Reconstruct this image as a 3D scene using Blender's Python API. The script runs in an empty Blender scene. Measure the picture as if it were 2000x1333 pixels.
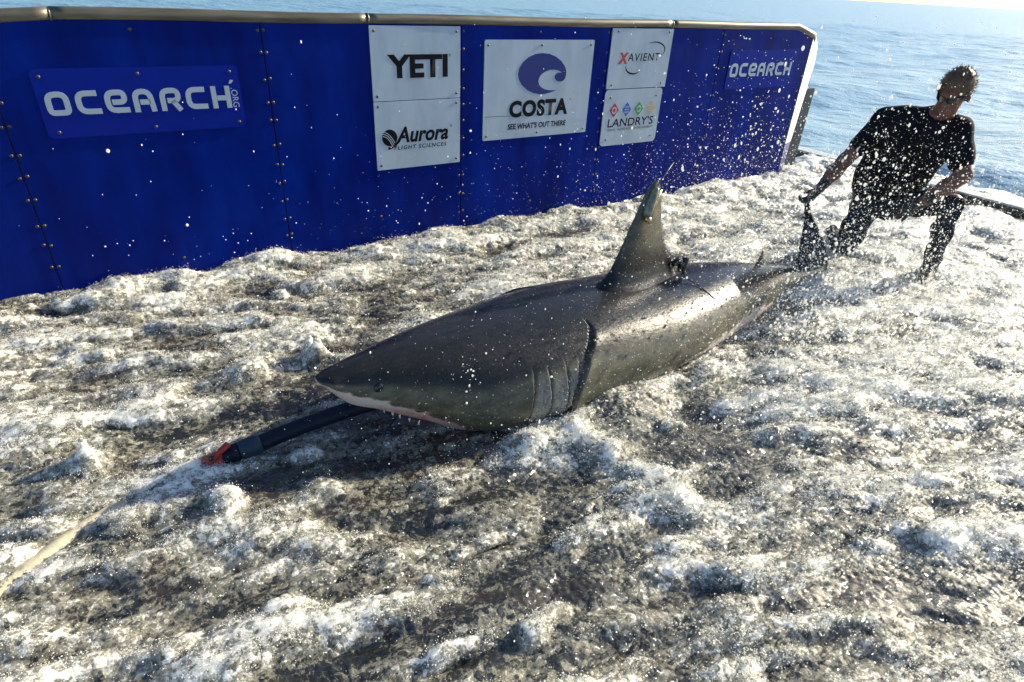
import bpy, math, random
import numpy as np
from math import radians, sin, cos, pi, sqrt
from mathutils import Vector, Matrix

SC = bpy.context.scene
COL = SC.collection

# ------------------------------------------------------------------ camera
H = 1.8
PITCH, ROLL = radians(30.4), radians(3.2)
F_ = Vector((0, cos(PITCH), -sin(PITCH)))
R0 = Vector((1, 0, 0)); U0 = R0.cross(F_)
R_ = R0 * cos(ROLL) + U0 * sin(ROLL)
U_ = -R0 * sin(ROLL) + U0 * cos(ROLL)
cam = bpy.data.cameras.new("camera")
cam.sensor_width = 36.0
cam.lens = 36.0 * 1196.0 / 2000.0
cam.clip_start = 0.05
cam.clip_end = 40000
camo = bpy.data.objects.new("camera", cam)
M = Matrix((R_, U_, -F_)).transposed().to_4x4()
M.translation = Vector((0, 0, H))
camo.matrix_world = M
COL.objects.link(camo)
SC.camera = camo

# ------------------------------------------------------------------ light
SUN_AZ, SUN_EL = radians(31.6), radians(24.0)      # azimuth measured from +X towards +Y
SDIR = Vector((cos(SUN_AZ) * cos(SUN_EL), sin(SUN_AZ) * cos(SUN_EL), sin(SUN_EL)))
world = bpy.data.worlds.new("World")
SC.world = world
world.use_nodes = True
wn = world.node_tree
wn.nodes.clear()
sky = wn.nodes.new("ShaderNodeTexSky")
sky.sky_type = 'NISHITA'
sky.sun_disc = False
sky.sun_elevation = SUN_EL
sky.sun_rotation = pi / 2 - SUN_AZ
sky.air_density = 1.0
sky.dust_density = 0.9
sky.ozone_density = 3.5
bg = wn.nodes.new("ShaderNodeBackground")
bg.inputs["Strength"].default_value = 0.090
wo = wn.nodes.new("ShaderNodeOutputWorld")
wn.links.new(sky.outputs[0], bg.inputs[0])
wn.links.new(bg.outputs[0], wo.inputs[0])
sl = bpy.data.lights.new("sun", 'SUN')
sl.energy = 5.0
sl.angle = radians(0.53)
sl.color = (1.0, 0.89, 0.67)
so = bpy.data.objects.new("sun", sl)
so.rotation_euler = SDIR.to_track_quat('Z', 'Y').to_euler()
COL.objects.link(so)
SC.view_settings.view_transform = 'Standard'
SC.view_settings.look = 'None'
SC.view_settings.exposure = 1.1
SC.view_settings.gamma = 1.0
SC.view_settings.use_curve_mapping = False
SC.cycles.max_bounces = 7
SC.cycles.transparent_max_bounces = 6
SC.cycles.use_adaptive_sampling = True
SC.cycles.adaptive_threshold = 0.018
SC.cycles.use_denoising = True
SC.cycles.denoiser = 'OPENIMAGEDENOISE'
SC.cycles.denoising_input_passes = 'RGB_ALBEDO_NORMAL'

RNG = np.random.default_rng(7)
random.seed(7)

# ------------------------------------------------------------------ numpy noise
def _hash(ix, iy, seed):
    with np.errstate(over='ignore'):
        h = (ix.astype(np.uint32) * np.uint32(374761393) + iy.astype(np.uint32) * np.uint32(668265263)
             + np.uint32((seed * 2246822519 + 3266489917) & 0xFFFFFFFF))
        h = (h ^ (h >> np.uint32(13))) * np.uint32(1274126177)
        h = (h ^ (h >> np.uint32(16))) * np.uint32(2654435761)
        return h ^ (h >> np.uint32(15))

def perlin(x, y, seed=0):
    x = x.astype(np.float32); y = y.astype(np.float32)
    fx0 = np.floor(x); fy0 = np.floor(y)
    ix = fx0.astype(np.int32); iy = fy0.astype(np.int32)
    fx = x - fx0; fy = y - fy0
    u = fx * fx * fx * (fx * (fx * 6 - 15) + 10)
    v = fy * fy * fy * (fy * (fy * 6 - 15) + 10)
    def g(a, b, dx, dy):
        t = (_hash(a, b, seed) & np.uint32(0xFFFF)).astype(np.float32) * np.float32(2 * pi / 65536)
        return np.cos(t) * dx + np.sin(t) * dy
    n00 = g(ix, iy, fx, fy); n10 = g(ix + 1, iy, fx - 1, fy)
    n01 = g(ix, iy + 1, fx, fy - 1); n11 = g(ix + 1, iy + 1, fx - 1, fy - 1)
    a = n00 + u * (n10 - n00); b = n01 + u * (n11 - n01)
    return (a + v * (b - a)) * 1.5

def fbm(x, y, seed, octv=4, gain=0.5):
    s = 0; a = 1.0; t = 0
    for o in range(octv):
        s = s + a * perlin(x * 2 ** o, y * 2 ** o, seed + o * 17); t += a; a *= gain
    return s / t

def worley(x, y, seed):
    x = x.astype(np.float32); y = y.astype(np.float32)
    fx0 = np.floor(x); fy0 = np.floor(y)
    ix = fx0.astype(np.int32); iy = fy0.astype(np.int32)
    d1 = np.full(x.shape, 9, np.float32)
    for dx in (-1, 0, 1):
        for dy in (-1, 0, 1):
            h = _hash(ix + dx, iy + dy, seed)
            px = (h & np.uint32(0xFFF)).astype(np.float32) / 4096 + dx + fx0
            py = ((h >> np.uint32(12)) & np.uint32(0xFFF)).astype(np.float32) / 4096 + dy + fy0
            rr = 0.75 + 0.5 * (h >> np.uint32(24)).astype(np.float32) / 255
            d = ((px - x) ** 2 + (py - y) ** 2) * rr
            d1 = np.minimum(d1, d)
    return d1            # squared distance

def billow(x, y, seed):
    return np.sqrt(np.maximum(0, 1 - worley(x, y, seed) / 0.95))

def sstep(a, b, x):
    t = np.clip((x - a) / (b - a), 0, 1)
    return t * t * (3 - 2 * t)

# ------------------------------------------------------------------ object helpers
def tag(o, label=None, cat=None, group=None, kind=None):
    if label: o["label"] = label
    if cat: o["category"] = cat
    if group: o["group"] = group
    if kind: o["kind"] = kind
    return o

def empty(name, loc=(0, 0, 0), rz=0.0):
    o = bpy.data.objects.new(name, None)
    o.empty_display_size = 0.1
    o.location = loc
    o.rotation_euler = (0, 0, rz)
    COL.objects.link(o)
    return o

def link(name, me, mat=None, parent=None):
    o = bpy.data.objects.new(name, me)
    if mat is not None and len(me.materials) == 0: me.materials.append(mat)
    COL.objects.link(o)
    if parent is not None: o.parent = parent
    return o

def np_mesh(name, V, Fq, smooth=True):
    me = bpy.data.meshes.new(name)
    V = np.asarray(V, np.float32); Fq = np.asarray(Fq, np.int32)
    n = Fq.shape[1]
    me.vertices.add(len(V)); me.vertices.foreach_set("co", V.ravel())
    me.loops.add(Fq.size); me.loops.foreach_set("vertex_index", Fq.ravel())
    me.polygons.add(len(Fq))
    me.polygons.foreach_set("loop_start", np.arange(0, Fq.size, n, dtype=np.int32))
    try: me.polygons.foreach_set("loop_total", np.full(len(Fq), n, np.int32))
    except Exception: pass
    if smooth: me.polygons.foreach_set("use_smooth", np.ones(len(Fq), bool))
    me.update(calc_edges=True); me.validate()
    return me

def py_mesh(name, V, Fs, smooth=False):
    me = bpy.data.meshes.new(name)
    me.from_pydata([tuple(v) for v in V], [], [tuple(f) for f in Fs])
    if smooth: me.polygons.foreach_set("use_smooth", np.ones(len(me.polygons), bool))
    me.update()
    return me

def fattr(me, name, arr):
    a = me.attributes.new(name, 'FLOAT', 'POINT')
    a.data.foreach_set("value", np.asarray(arr, np.float32))

class MB:
    """collects shapes for one mesh"""
    def __init__(s): s.V = []; s.F = []; s.S = []
    def add(s, V, Fs, sm=False):
        b = len(s.V); s.V += [tuple(v) for v in V]
        s.F += [tuple(i + b for i in f) for f in Fs]; s.S += [sm] * len(Fs)
        return s
    def box(s, x0, x1, y0, y1, z0, z1, bev=0.0):
        if bev <= 0:
            V = [(x, y, z) for z in (z0, z1) for y in (y0, y1) for x in (x0, x1)]
            return s.add(V, [(0, 2, 3, 1), (4, 5, 7, 6), (0, 1, 5, 4), (2, 6, 7, 3), (0, 4, 6, 2), (1, 3, 7, 5)])
        # bevelled box via 3 rings of rounded rectangles
        def ring(i, y):
            return [(x0 + i + bev * 0, y, z0 + i), (x1 - i, y, z0 + i), (x1 - i, y, z1 - i), (x0 + i, y, z1 - i)]
        V = ring(bev, y0) + ring(0, y0 + bev) + ring(0, y1)
        Fs = [(0, 1, 2, 3), (11, 10, 9, 8)]
        for k in (0, 4):
            for j in range(4):
                a, b = k + j, k + (j + 1) % 4
                Fs.append((a, a + 4, b + 4, b))
        return s.add(V, Fs)
    def tube(s, pts, rad, n=14, cap=True):
        pts = [Vector(p) for p in pts]
        if not hasattr(rad, '__len__'): rad = [rad] * len(pts)
        V = []; Fs = []
        prev = None
        for i, p in enumerate(pts):
            t = (pts[min(i + 1, len(pts) - 1)] - pts[max(i - 1, 0)]).normalized()
            a = prev if prev is not None else (Vector((0, 0, 1)) if abs(t.z) < 0.9 else Vector((1, 0, 0)))
            x = (a - t * a.dot(t)).normalized(); y = t.cross(x); prev = x
            for j in range(n):
                q = 2 * pi * j / n
                V.append(p + (x * cos(q) + y * sin(q)) * rad[i])
        for i in range(len(pts) - 1):
            for j in range(n):
                a = i * n + j; b = i * n + (j + 1) % n
                Fs.append((a, b, b + n, a + n))
        if cap:
            Fs.append(tuple(range(n - 1, -1, -1))); Fs.append(tuple(range((len(pts) - 1) * n, len(pts) * n)))
        return s.add(V, Fs, True)
    def prism(s, poly, y0, y1):
        """polygon in x,z extruded along y (y0 front)"""
        n = len(poly)
        V = [(x, y0, z) for x, z in poly] + [(x, y1, z) for x, z in poly]
        Fs = [tuple(range(n)), tuple(range(2 * n - 1, n - 1, -1))]
        for j in range(n):
            k = (j + 1) % n
            Fs.append((j, j + n, k + n, k))
        return s.add(V, Fs)
    def build(s, name, mat, parent=None):
        me = py_mesh(name, s.V, s.F)
        me.polygons.foreach_set("use_smooth", np.array(s.S, bool))
        me.update()
        return link(name, me, mat, parent)

# ------------------------------------------------------------------ materials
def mat(name, color=(0.5, 0.5, 0.5), rough=0.5, metal=0.0, spec=0.5, coat=0.0, noise=None, bump=None, sss=0.0):
    m = bpy.data.materials.new(name); m.use_nodes = True
    nt = m.node_tree; p = nt.nodes["Principled BSDF"]
    p.inputs["Base Color"].default_value = (*color, 1)
    p.inputs["Roughness"].default_value = rough
    p.inputs["Metallic"].default_value = metal
    p.inputs["Specular IOR Level"].default_value = spec
    p.inputs["Coat Weight"].default_value = coat
    p.inputs["Coat Roughness"].default_value = 0.08
    if sss:
        p.inputs["Subsurface Weight"].default_value = sss
        p.inputs["Subsurface Radius"].default_value = (1.0, 0.35, 0.2)
        p.inputs["Subsurface Scale"].default_value = 0.02
    tc = nt.nodes.new("ShaderNodeTexCoord")
    if noise:
        scale, c2, lo, hi = noise[:4]
        n = nt.nodes.new("ShaderNodeTexNoise"); n.inputs["Scale"].default_value = scale
        n.inputs["Detail"].default_value = 6; n.inputs["Roughness"].default_value = 0.6
        src = tc.outputs["Object"]
        if len(noise) > 4:
            mp = nt.nodes.new("ShaderNodeMapping"); mp.inputs["Scale"].default_value = noise[4]
            nt.links.new(src, mp.inputs[0]); src = mp.outputs[0]
        nt.links.new(src, n.inputs["Vector"])
        r = nt.nodes.new("ShaderNodeMapRange"); r.inputs[1].default_value = lo; r.inputs[2].default_value = hi
        nt.links.new(n.outputs["Fac"], r.inputs[0])
        mx = nt.nodes.new("ShaderNodeMix"); mx.data_type = 'RGBA'
        mx.inputs[6].default_value = (*color, 1); mx.inputs[7].default_value = (*c2, 1)
        nt.links.new(r.outputs[0], mx.inputs[0]); nt.links.new(mx.outputs[2], p.inputs["Base Color"])
    if bump:
        sc, dist = bump
        n = nt.nodes.new("ShaderNodeTexNoise"); n.inputs["Scale"].default_value = sc; n.inputs["Detail"].default_value = 4
        nt.links.new(tc.outputs["Object"], n.inputs["Vector"])
        b = nt.nodes.new("ShaderNodeBump"); b.inputs["Distance"].default_value = dist; b.inputs["Strength"].default_value = 1.0
        nt.links.new(n.outputs["Fac"], b.inputs["Height"]); nt.links.new(b.outputs[0], p.inputs["Normal"])
    return m

class NT:
    """tiny node-graph helper"""
    def __init__(s, name):
        s.m = bpy.data.materials.new(name); s.m.use_nodes = True; s.t = s.m.node_tree; s.t.nodes.clear()
        s.out = s.n("ShaderNodeOutputMaterial")
    def n(s, typ, **kw):
        x = s.t.nodes.new(typ)
        for k, v in kw.items(): setattr(x, k, v)
        return x
    def l(s, a, b): s.t.links.new(a, b)
    def val(s, inp, v):
        if isinstance(v, bpy.types.NodeSocket): s.l(v, inp)
        else: inp.default_value = v
    def attr(s, name): return s.n("ShaderNodeAttribute", attribute_name=name).outputs["Fac"]
    def obj(s): return s.n("ShaderNodeTexCoord").outputs["Object"]
    def noise(s, vec, scale, detail=4, rough=0.55, mapscale=None):
        if mapscale:
            mp = s.n("ShaderNodeMapping"); mp.inputs["Scale"].default_value = mapscale; s.l(vec, mp.inputs[0]); vec = mp.outputs[0]
        x = s.n("ShaderNodeTexNoise"); s.l(vec, x.inputs["Vector"])
        x.inputs["Scale"].default_value = scale; x.inputs["Detail"].default_value = detail; x.inputs["Roughness"].default_value = rough
        return x.outputs["Fac"]
    def math(s, op, a, b=0.0, c=None):
        x = s.n("ShaderNodeMath", operation=op); s.val(x.inputs[0], a); s.val(x.inputs[1], b)
        if c is not None: s.val(x.inputs[2], c)
        return x.outputs[0]
    def rng(s, v, a, b, c=0.0, d=1.0, smooth=True):
        x = s.n("ShaderNodeMapRange"); x.interpolation_type = 'SMOOTHSTEP' if smooth else 'LINEAR'
        s.val(x.inputs[0], v); x.inputs[1].default_value = a; x.inputs[2].default_value = b
        x.inputs[3].default_value = c; x.inputs[4].default_value = d
        return x.outputs[0]
    def mix(s, f, a, b):
        x = s.n("ShaderNodeMix", data_type='RGBA'); s.val(x.inputs[0], f)
        for i, c in ((6, a), (7, b)):
            if isinstance(c, tuple): x.inputs[i].default_value = (*c, 1)
            else: s.l(c, x.inputs[i])
        return x.outputs[2]
    def bump(s, h, dist, strength=1.0, normal=None):
        b = s.n("ShaderNodeBump"); s.l(h, b.inputs["Height"]); b.inputs["Distance"].default_value = dist
        b.inputs["Strength"].default_value = strength
        if normal: s.l(normal, b.inputs["Normal"])
        return b.outputs[0]

WALL_ANG = radians(34.0); WALL_OFF = 4.05
E_U = np.array([cos(WALL_ANG), sin(WALL_ANG)]); N_W = np.array([-sin(WALL_ANG), cos(WALL_ANG)])
def uv_of(x, y):
    return x * E_U[0] + y * E_U[1], WALL_OFF - (x * N_W[0] + y * N_W[1])
def xy_of(u, v):
    return E_U[0] * u + N_W[0] * (WALL_OFF - v), E_U[1] * u + N_W[1] * (WALL_OFF - v)

# ------------------------------------------------------------------ sea, deck
def make_sea():
    g = NT("sea_water")
    p = g.n("ShaderNodeBsdfPrincipled"); g.l(p.outputs[0], g.out.inputs[0])
    p.inputs["Base Color"].default_value = (0.15, 0.28, 0.39, 1)
    p.inputs["Roughness"].default_value = 0.27; p.inputs["IOR"].default_value = 1.33
    o = g.obj()
    a = g.noise(o, 0.9, 5, 0.55, (1.0, 1.6, 1.0))
    b = g.noise(o, 5.0, 4, 0.6, (1.0, 1.4, 1.0))
    h = g.math('ADD', g.math('MULTIPLY', a, 0.5), g.math('MULTIPLY', b, 0.07))
    g.l(g.bump(h, 0.36, 1.0), p.inputs["Normal"])
    # graded grid: dense near the platform, coarse to the horizon
    k = np.linspace(0, 1, 420)
    def grade(c0, c1, far):
        inner = np.linspace(c0, c1, 300)
        t = np.linspace(0, 1, 40)[1:]
        st = (c1 - c0) / 299
        out = far * (t ** 4) + st * 39 * t
        return np.concatenate([(c0 - out)[::-1], inner, c1 + out])
    X = grade(-20, 40, 25000); Y = grade(-6, 54, 25000)
    xx, yy = np.meshgrid(X, Y, indexing='ij')
    z = np.zeros_like(xx)
    fade = np.exp(-np.maximum(0, np.hypot(xx - 10, yy - 24) - 30) / 25)
    r = np.random.default_rng(3)
    for i in range(26):
        lam = 0.9 * 1.13 ** i * 0.7 + 0.5; th = radians(115) + r.normal(0, 0.45)
        A = 0.0045 * lam ** 0.8
        z += A * np.sin(2 * pi / lam * (xx * cos(th) + yy * sin(th)) + r.uniform(0, 6.3))
    z = -0.06 + z * fade
    u, v = uv_of(xx, yy)
    under = sstep(9.5, 8.2, u) * sstep(-0.9, -0.3, v)          # keep the swell below the platform
    z = z * (1 - under) - 0.25 * under
    nx, ny = xx.shape
    I = np.arange(nx * ny).reshape(nx, ny)
    Fq = np.stack([I[:-1, :-1], I[1:, :-1], I[1:, 1:], I[:-1, 1:]], -1).reshape(-1, 4)
    V = np.stack([xx, yy, z], -1).reshape(-1, 3)
    o = link("sea", np_mesh("sea", V, Fq), g.m)
    tag(o, kind="structure", label="open blue sea rippling out to the horizon beyond the platform")
make_sea()

deck_m = mat("deck_boards", (0.045, 0.03, 0.018), 0.5, noise=(3, (0.02, 0.014, 0.01), 0.35, 0.65, (1, 12, 1)))
def make_deck():
    mb = MB(); mb.box(-2.2, 7.28, -5.0, 0.02, -0.12, -0.02)
    o = mb.build("platform_deck", deck_m)
    o.location = (N_W[0] * WALL_OFF, N_W[1] * WALL_OFF, 0); o.rotation_euler = (0, 0, WALL_ANG)
    tag(o, kind="structure", label="dark wet platform deck under the rushing water")
make_deck()

# ------------------------------------------------------------------ foaming water
def water_material():
    g = NT("foaming_water")
    o = g.obj()
    foam = g.attr("foam"); cap = g.attr("cap"); ht = g.attr("relief")
    vr = g.n("ShaderNodeVectorRotate", rotation_type='Z_AXIS'); g.l(o, vr.inputs["Vector"]); vr.inputs["Angle"].default_value = -radians(23)
    fl = vr.outputs[0]                                   # x runs with the flow
    n0 = g.noise(fl, 13, 5, 0.62, (0.30, 1.0, 0.8)); n1 = g.noise(fl, 45, 5, 0.66, (0.45, 1.0, 1.0)); n2 = g.noise(o, 150, 3, 0.6)
    nb = g.noise(fl, 6, 4, 0.6, (0.4, 1, 1))
    # bubbles: domes, rims and a tone of their own
    sc = g.n("ShaderNodeVectorMath", operation='SCALE'); sc.inputs["Scale"].default_value = 0.03
    nv = g.n("ShaderNodeTexNoise"); nv.inputs["Scale"].default_value = 22; g.l(o, nv.inputs["Vector"]); g.l(nv.outputs["Color"], sc.inputs[0])
    wv = g.n("ShaderNodeVectorMath", operation='ADD'); g.l(o, wv.inputs[0]); g.l(sc.outputs[0], wv.inputs[1]); wv = wv.outputs[0]
    dome = None; tone = None
    for k, wt in ((38, 1.0), (78, 0.75), (150, 0.5)):
        v = g.n("ShaderNodeTexVoronoi"); v.inputs["Scale"].default_value = k; g.l(wv, v.inputs["Vector"])
        d = g.math('MULTIPLY', g.math('POWER', v.outputs["Distance"], 2.0), -wt * 38.0 / k * 1.6)
        dome = d if dome is None else g.math('ADD', dome, d)
        sp = g.n("ShaderNodeSeparateColor"); g.l(v.outputs["Color"], sp.inputs[0])
        t = g.math('MULTIPLY', g.math('SUBTRACT', sp.outputs[0], 0.5), wt)
        tone = t if tone is None else g.math('ADD', tone, t)
    ve = g.n("ShaderNodeTexVoronoi", feature='DISTANCE_TO_EDGE'); ve.inputs["Scale"].default_value = 78; g.l(wv, ve.inputs["Vector"])
    rim = g.rng(ve.outputs["Distance"], 0.0, 0.16, 1.0, 0.0)
    f = g.math('ADD', g.math('SUBTRACT', g.math('MULTIPLY', foam, 1.0), 0.14), g.math('MULTIPLY', g.math('SUBTRACT', n0, 0.5), 1.5))
    f = g.math('ADD', f, g.math('MULTIPLY', g.math('SUBTRACT', n1, 0.5), 0.85))
    f = g.math('ADD', f, g.math('MULTIPLY', g.math('SUBTRACT', n2, 0.5), 0.75))
    f = g.math('ADD', f, g.math('MULTIPLY', tone, 0.62))
    f = g.math('ADD', f, g.math('MULTIPLY', rim, 0.14))
    f = g.math('ADD', f, g.math('MULTIPLY', ht, 0.45))
    f1 = g.rng(f, -0.15, 0.50)
    f2 = g.rng(f, 0.50, 1.30)
    dark = g.mix(g.rng(nb, 0.42, 0.64), (0.012, 0.0135, 0.013), (0.032, 0.025, 0.017))
    c = g.mix(f1, dark, (0.190, 0.184, 0.145))
    c = g.mix(f2, c, (0.84, 0.835, 0.78))
    # froth is beaded with bubbles, clear water runs in smooth streaked ripples
    rp = g.noise(fl, 15, 3, 0.5, (0.45, 1.0, 1.0)); rp2 = g.noise(fl, 48, 2, 0.5, (0.5, 1.0, 1.0))
    hb = g.math('ADD', dome, g.math('MULTIPLY', n2, 0.5))
    hr = g.math('ADD', g.math('MULTIPLY', rp, 3.2), g.math('MULTIPLY', rp2, 1.0))
    k = g.rng(f, 0.0, 0.55)
    h = g.math('ADD', g.math('MULTIPLY', hb, g.math('ADD', g.math('MULTIPLY', k, 0.88), 0.12)), g.math('MULTIPLY', hr, g.math('SUBTRACT', 1.0, k)))
    amp = g.rng(cap, 0.3, 0.9, 1.0, 0.4)
    bn = g.n("ShaderNodeBump"); g.l(h, bn.inputs["Height"]); bn.inputs["Distance"].default_value = 0.0095; g.l(amp, bn.inputs["Strength"])
    soft = g.bump(g.math('ADD', n1, g.math('MULTIPLY', dome, 0.35)), 0.004, 0.5)
    p = g.n("ShaderNodeBsdfPrincipled")
    g.l(c, p.inputs["Base Color"])
    p.inputs["Roughness"].default_value = 0.45; p.inputs["Specular IOR Level"].default_value = 0.15
    g.l(soft, p.inputs["Normal"])
    p.inputs["Coat Weight"].default_value = 1.0; p.inputs["Coat IOR"].default_value = 1.6
    g.l(g.rng(f, 0.2, 1.1, 0.05, 0.16), p.inputs["Coat Roughness"])
    g.l(bn.outputs[0], p.inputs["Coat Normal"])
    p.subsurface_method = 'BURLEY'
    g.l(g.rng(f, 0.15, 0.9, 0.0, 1.0), p.inputs["Subsurface Weight"])
    p.inputs["Subsurface Radius"].default_value = (1.0, 1.0, 0.96); p.inputs["Subsurface Scale"].default_value = 0.055
    g.l(p.outputs[0], g.out.inputs[0])
    return g.m
WATER_M = water_material()

def axis_pts(pts, n=40):
    pts = np.array(pts, float); s = np.linspace(0, len(pts) - 1, n)
    i = np.minimum(s.astype(int), len(pts) - 2); f = (s - i)[:, None]
    return pts[i] * (1 - f) + pts[i + 1] * f

def ridge_field(x, y, pts, wid):
    pts = axis_pts(pts); d = np.full(x.shape, 9.0, np.float32)
    for p in pts: d = np.minimum(d, np.hypot(x - p[0], y - p[1]))
    return np.exp(-(d / wid) ** 2)

SHARK_O = np.array([-0.74725506, 1.93261376]); SHARK_A = radians(37.3918)
SH_X = np.array([cos(SHARK_A), sin(SHARK_A)]); SH_N = np.array([-sin(SHARK_A), cos(SHARK_A)])

def make_water():
    us = [-2.2]
    while us[-1] < 8.6:
        u = us[-1]
        us.append(u + (0.0068 if u < 2.0 else 0.0068 + (u - 2.0) * 0.0010))
    us = np.array(us, np.float32)
    vs = [-0.9]
    while vs[-1] < 4.7:
        v = vs[-1]
        vs.append(v + (0.03 if v < -0.04 else 0.0085 - 0.0022 * min(v, 4) / 4))
    vs = np.array(vs, np.float32)
    uu, vv = np.meshgrid(us, vs, indexing='ij')
    x, y = xy_of(uu, vv)
    # warped flow coordinates: the rush runs along the deck, fanning towards the near right corner
    wx = 0.10 * fbm(uu * 1.6, vv * 1.6, 11, 3); wy = 0.10 * fbm(uu * 1.6, vv * 1.6, 23, 3)
    bend = 0.32 * np.maximum(0, uu - 1.2) * sstep(1.2, 4.0, vv)
    a = uu + wx + 0.19 * vv; b = vv + wy - bend * 0.6 - 0.19 * uu
    # --- foam density
    d = 0.44 + 1.15 * fbm(a * 1.05, b * 3.9, 41, 4, 0.55)
    d += 0.46 * perlin(a * 2.2, b * 9.5, 77)
    d += 0.55 * sstep(0.35, 0.75, perlin(a * 1.9, b * 6.5, 78) * (0.6 + perlin(a * 7, b * 12, 79)))
    d += 0.20 * sstep(1.6, 5.5, uu) + 0.12 * sstep(0.5, 0.0, vv)
    # shark relative coordinates: t along the body, s towards the camera
    t = (x - SHARK_O[0]) * SH_X[0] + (y - SHARK_O[1]) * SH_X[1]
    s = -((x - SHARK_O[0]) * SH_N[0] + (y - SHARK_O[1]) * SH_N[1])
    def blob(px, py, r): return np.exp(-(((x - px) ** 2 + (y - py) ** 2) / r ** 2))
    wet = 0.48 * blob(-0.50, 1.85, 0.30) + 0.42 * blob(-0.9, 1.80, 0.26) + 0.45 * blob(-0.1, 1.98, 0.22) \
        + 0.55 * blob(0.95, 1.9, 0.22) + 0.75 * blob(0.45, 2.27, 0.12) + 0.4 * blob(-1.0, 2.3, 0.3) + 0.4 * blob(-0.6, 2.5, .3) \
        + 0.35 * blob(0.2, 1.3, 0.25) + 0.35 * blob(1.2, 1.6, 0.3)
    d -= wet  # thinner foam, and the shark head's shadow put in as darker water
    d += 0.35 * np.exp(-((s - 0.42) / 0.07) ** 2) * sstep(.45, .6, t) * sstep(3.4, 3.0, t) * np.clip(0.4 + 1.3 * perlin(t * 5, s * 9, 61), 0, 1)
    caps = 0.95 * ridge_field(x, y, [(0.27, 2.13), (0.40, 2.04), (0.55, 1.93), (0.66, 1.82), (0.71, 1.73)], 0.065) * (0.55 + 0.45 * np.clip(0.5 + 1.2 * perlin(x * 11, y * 11, 88), 0, 1))
    for px, py, r in ((0.99, 2.5, .09), (1.05, 2.42, .10), (1.22, 2.48, .07), (1.69, 2.66, .13), (1.45, 2.75, .10), (1.95, 2.7, .13), (2.15, 3.0, .14),
                      (-1.0, 1.62, .06), (-0.72, 1.75, .07), (1.75, 2.35, .11), (2.4, 2.75, .16),
                      (1.3, 2.05, .09), (1.55, 3.0, .1), (0.33, 3.45, .09), (-0.25, 3.15, .08), (-0.35, 2.95, .09),
                      (-1.25, 2.5, .10), (-1.6, 2.25, .09), (-0.55, 2.95, .07)):
        e = r * (1 + 0.8 * perlin(x * 8, y * 8, int(px * 100) & 63))
        caps = np.maximum(caps, 0.5 * np.exp(-(((x - px) ** 2 + (y - py) ** 2) / (e * e))))
    d += 0.8 * caps
    for px, py in ((-1.64, 1.80), (-1.03, 2.66), (-1.0, 1.60), (-0.02, 3.27)): d += 0.7 * blob(px, py, .055)
    d = np.clip(d, -0.4, 1.35)
    foam = sstep(0.0, 1.0, d)
    # --- base swell
    z = 0.075 + 0.050 * fbm(a * 1.5, b * 2.6, 5, 3) + 0.028 * np.abs(perlin(a * 2.6, b * 6.0, 9)) + 0.030 * (foam - 0.5)
    z += 0.022 * caps
    z += 0.035 * np.exp(-((s - 0.44) / 0.06) ** 2) * sstep(.5, .65, t) * sstep(3.3, 2.8, t) * np.clip(0.4 + 1.2 * perlin(t * 6, s * 9, 62), 0, 1)
    z += 0.10 * blob(0.50, 2.33, 0.13) + 0.05 * blob(0.62, 2.45, 0.12)
    z += 0.05 * sstep(0.35, 0.0, vv) * (0.4 + perlin(uu * 2.4, vv * 0 + 3.3, 31))
    z -= 0.030 * np.exp(-((s - 0.38) / 0.16) ** 2) * sstep(1.45, 1.7, t) * sstep(3.2, 2.6, t)
    for px, py, hh, r in ((-1.64, 1.80, .12, .022), (-1.60, 1.77, .06, .03), (-1.03, 2.66, .11, .016), (-0.98, 2.63, .12, .014), (-0.62, 1.70, .02, .03), (-1.0, 1.60, .02, .05), (0.30, 2.13, .05, .03), (-0.02, 3.27, .08, .02), (1.2, 2.2, .05, .03)):
        z += hh * np.exp(-np.hypot(x - px, y - py) / r)
    off = sstep(8.55, 8.1, uu) * sstep(-0.85, -0.25, vv)          # runs off the platform into the sea
    z = z * off + (1 - off) * (-0.2)
    z -= 0.03 * sstep(7.0, 7.35, uu)
    # trough along the pale hose so that it shows
    hs = ridge_field(x, y, [(-1.40, 1.58), (-1.43, 1.53), (-1.55, 1.23)], 0.045)
    z = z * (1 - 0.75 * hs) + 0.75 * hs * 0.074
    P = np.stack([x, y, z], -1).astype(np.float32)
    def normals(P):
        du = np.gradient(P, axis=0); dv = np.gradient(P, axis=1)
        n = np.cross(dv, du); n /= np.linalg.norm(n, axis=-1, keepdims=True) + 1e-9
        return n * np.sign(n[..., 2:3] + 1e-9)
    fo = foam * off; rel = np.zeros_like(uu)
    act = (0.25 + 0.75 * fo) * (1 - 0.7 * hs) * (1 + 0.9 * sstep(1.3, 0.25, vv) + 0.5 * sstep(3.5, 6.0, uu))
    rough = 1 - 0.55 * np.clip(caps, 0, 1)
    for scx, amp, sd in ((5.5, 0.017, 101), (12.0, 0.013, 102), (27.0, 0.0100, 103), (58.0, 0.0055, 104)):
        n = normals(P)
        st = 1.6 if scx < 20 else 1.15
        w2 = 0.35 * perlin(a * scx * .8, b * scx * .8, sd + 50)
        bl = billow(a * scx / st + w2, b * scx * 1.1 + w2, sd)
        P = P + n * ((bl - 0.45) * amp * act * (rough if scx > 20 else 1))[..., None]
        rel += (bl - 0.62) * {5.5: .22, 12.0: .42, 27.0: .34, 58.0: .22}[scx]
    # frothy chop
    n = normals(P)
    P = P + n * (fbm(a * 45, b * 60, 201, 3, 0.6) * 0.006 * rough)[..., None]
    P[..., 1] = P[..., 1]
    # keep the water on this side of the wall sheet
    u2 = P[..., 0] * E_U[0] + P[..., 1] * E_U[1]; v2 = WALL_OFF - (P[..., 0] * N_W[0] + P[..., 1] * N_W[1])
    nx, ny = uu.shape
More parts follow.
